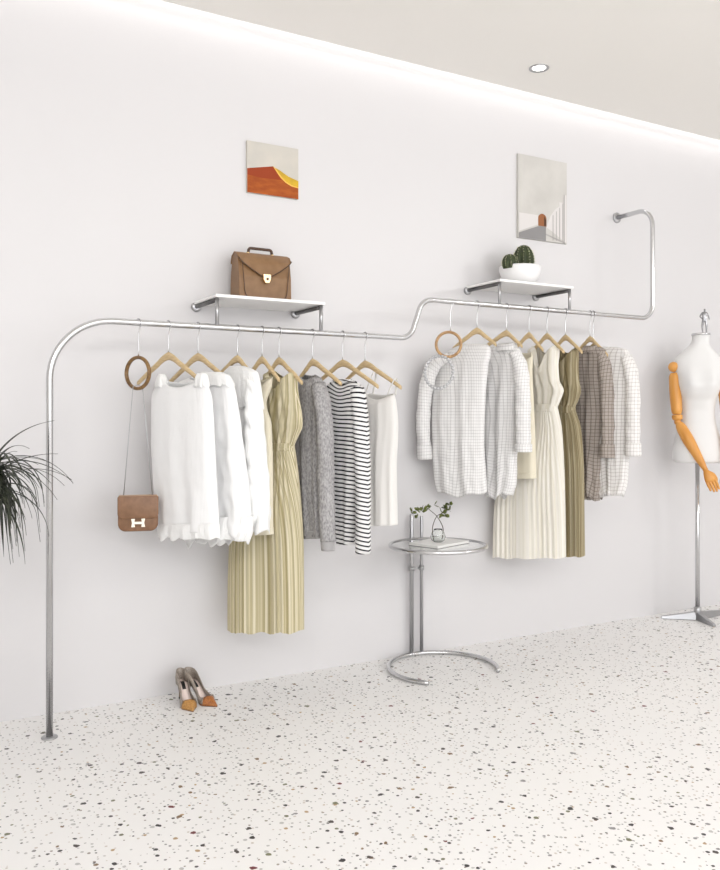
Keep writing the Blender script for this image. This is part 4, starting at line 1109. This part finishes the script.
# ------------------------------------------------------------------ spiky plant at the left edge
YP = 3.05
pc = atY(-9, 478, YP); base = Vector((pc.x - .22, YP + .02, 0))
t = thing('dracaena_plant', base, 'dark spiky-leaved dracaena at the left edge of the picture', 'plant')
bm = bmesh.new(); lathe(bm, [(.0005, 0), (.10, 0), (.125, .24), (.13, .25), (.12, .25), (.115, .225), (.0005, .22)], base, 40); pot = link('pot', bm, CERAM, t)
bm = bmesh.new(); lathe(bm, [(.0005, .232), (.114, .228)], base, 32); link('soil', bm, SOIL, pot)
bm = bmesh.new(); tube(bm, smooth_path([base + Vector((0, 0, .2)), base + Vector((.03, 0, .5)), base + Vector((.11, -.01, .8)), Vector((pc.x, YP, pc.z))], 8), .018, 14); link('stem', bm, BARK, t)
bm = bmesh.new(); rnd = random.Random(9)
def blade(c, az, el, L, w):
    h_ = Vector((math.cos(az), math.sin(az), 0)); rows = []; p = c.copy(); ang = el; n = 14; sd = Vector((-h_.y, h_.x, 0))
    drop = rnd.uniform(.05, .2)
    for i in range(n + 1):
        f = i / n; ww = w * (min(1, .35 + f * 4) * (1 - f ** 2.2) + .02); d = h_ * math.cos(ang) + Vector((0, 0, math.sin(ang))); up_ = Vector((0, 0, 1)) * math.cos(ang) - h_ * math.sin(ang)
        rows.append([p + sd * ww + up_ * ww * .35, p - up_ * .0004, p - sd * ww + up_ * ww * .35, p + up_ * .0012])
        p = p + d * (L / n); ang -= drop * (1.2 - .35 * f)
        if ang < -1.45: ang = -1.45
        if p.y > WALL - .05: p.y = WALL - .05
    grid_faces(bm, rows, True, True, True)
C0 = Vector((pc.x, YP, pc.z))
for k in range(170):
    az = 2 * PI * k * .381966 + rnd.uniform(-.2, .2); el = rnd.uniform(-.8, 1.15) ; L = rnd.uniform(.18, .31)
    blade(C0 + Vector((0, 0, rnd.uniform(-.06, .05))), az, el, L, rnd.uniform(.0048, .0078))
o = link('foliage', bm, PALM, t)

# ------------------------------------------------------------------ camera and light
cam = bpy.data.cameras.new('camera'); co = bpy.data.objects.new('camera', cam); COL.objects.link(co)
co.location = (0, 0, CAMZ); co.rotation_euler = (PI / 2, 0, -(PI / 2 - YAW))
cam.sensor_fit = 'HORIZONTAL'; cam.sensor_width = 36; cam.lens = 36 * FL / 720; cam.shift_y = -15 / 720; cam.clip_start = .02
scene.camera = co
w = bpy.data.worlds.new('World'); scene.world = w; w.use_nodes = True
w.node_tree.nodes['Background'].inputs[0].default_value = (.97, .98, 1, 1); w.node_tree.nodes['Background'].inputs[1].default_value = 1.15
def area(loc, rot, sx, sy, energy, color=(1, 1, 1)):
    l = bpy.data.lights.new('added_area_light', 'AREA'); l.shape = 'RECTANGLE'; l.size = sx; l.size_y = sy; l.energy = energy; l.color = color
    o = bpy.data.objects.new('added_area_light', l); COL.objects.link(o); o.location = loc; o.rotation_euler = rot; return o
# unseen area lamp added at ceiling height to light rail and floor
area((2.2, -0.6, CEIL - .03), (math.radians(20), 0, 0), 3.2, .9, 34, (1, .99, .985))
# one unseen area lamp, added to the right, throws the soft shadows leftwards on the wall
key = area((6.1, -0.9, CEIL - .06), (0, 0, 0), .9, .9, 44, (1, .99, .985))
key.rotation_euler = (Vector((2.4, RAIL, .5)) - key.location).to_track_quat('-Z', 'Y').to_euler()
left = area((-0.9, -1.1, CEIL - .06), (0, 0, 0), 1.6, 1.2, 50, (1, .99, .985))  # unseen fill lamp added to brighten the left-facing sides of the garments
left.rotation_euler = (Vector((2.2, RAIL, .5)) - left.location).to_track_quat('-Z', 'Y').to_euler()
# unseen area lamp added behind the camera, standing in for daylight
area((1.8, -3.0, 1.6), (math.radians(-90), 0, PI), 6, 2.6, 60, (.97, .985, 1))
scene.view_settings.view_transform = 'Standard'; scene.view_settings.look = 'None'; scene.view_settings.gamma = 1; scene.view_settings.exposure = 0.27
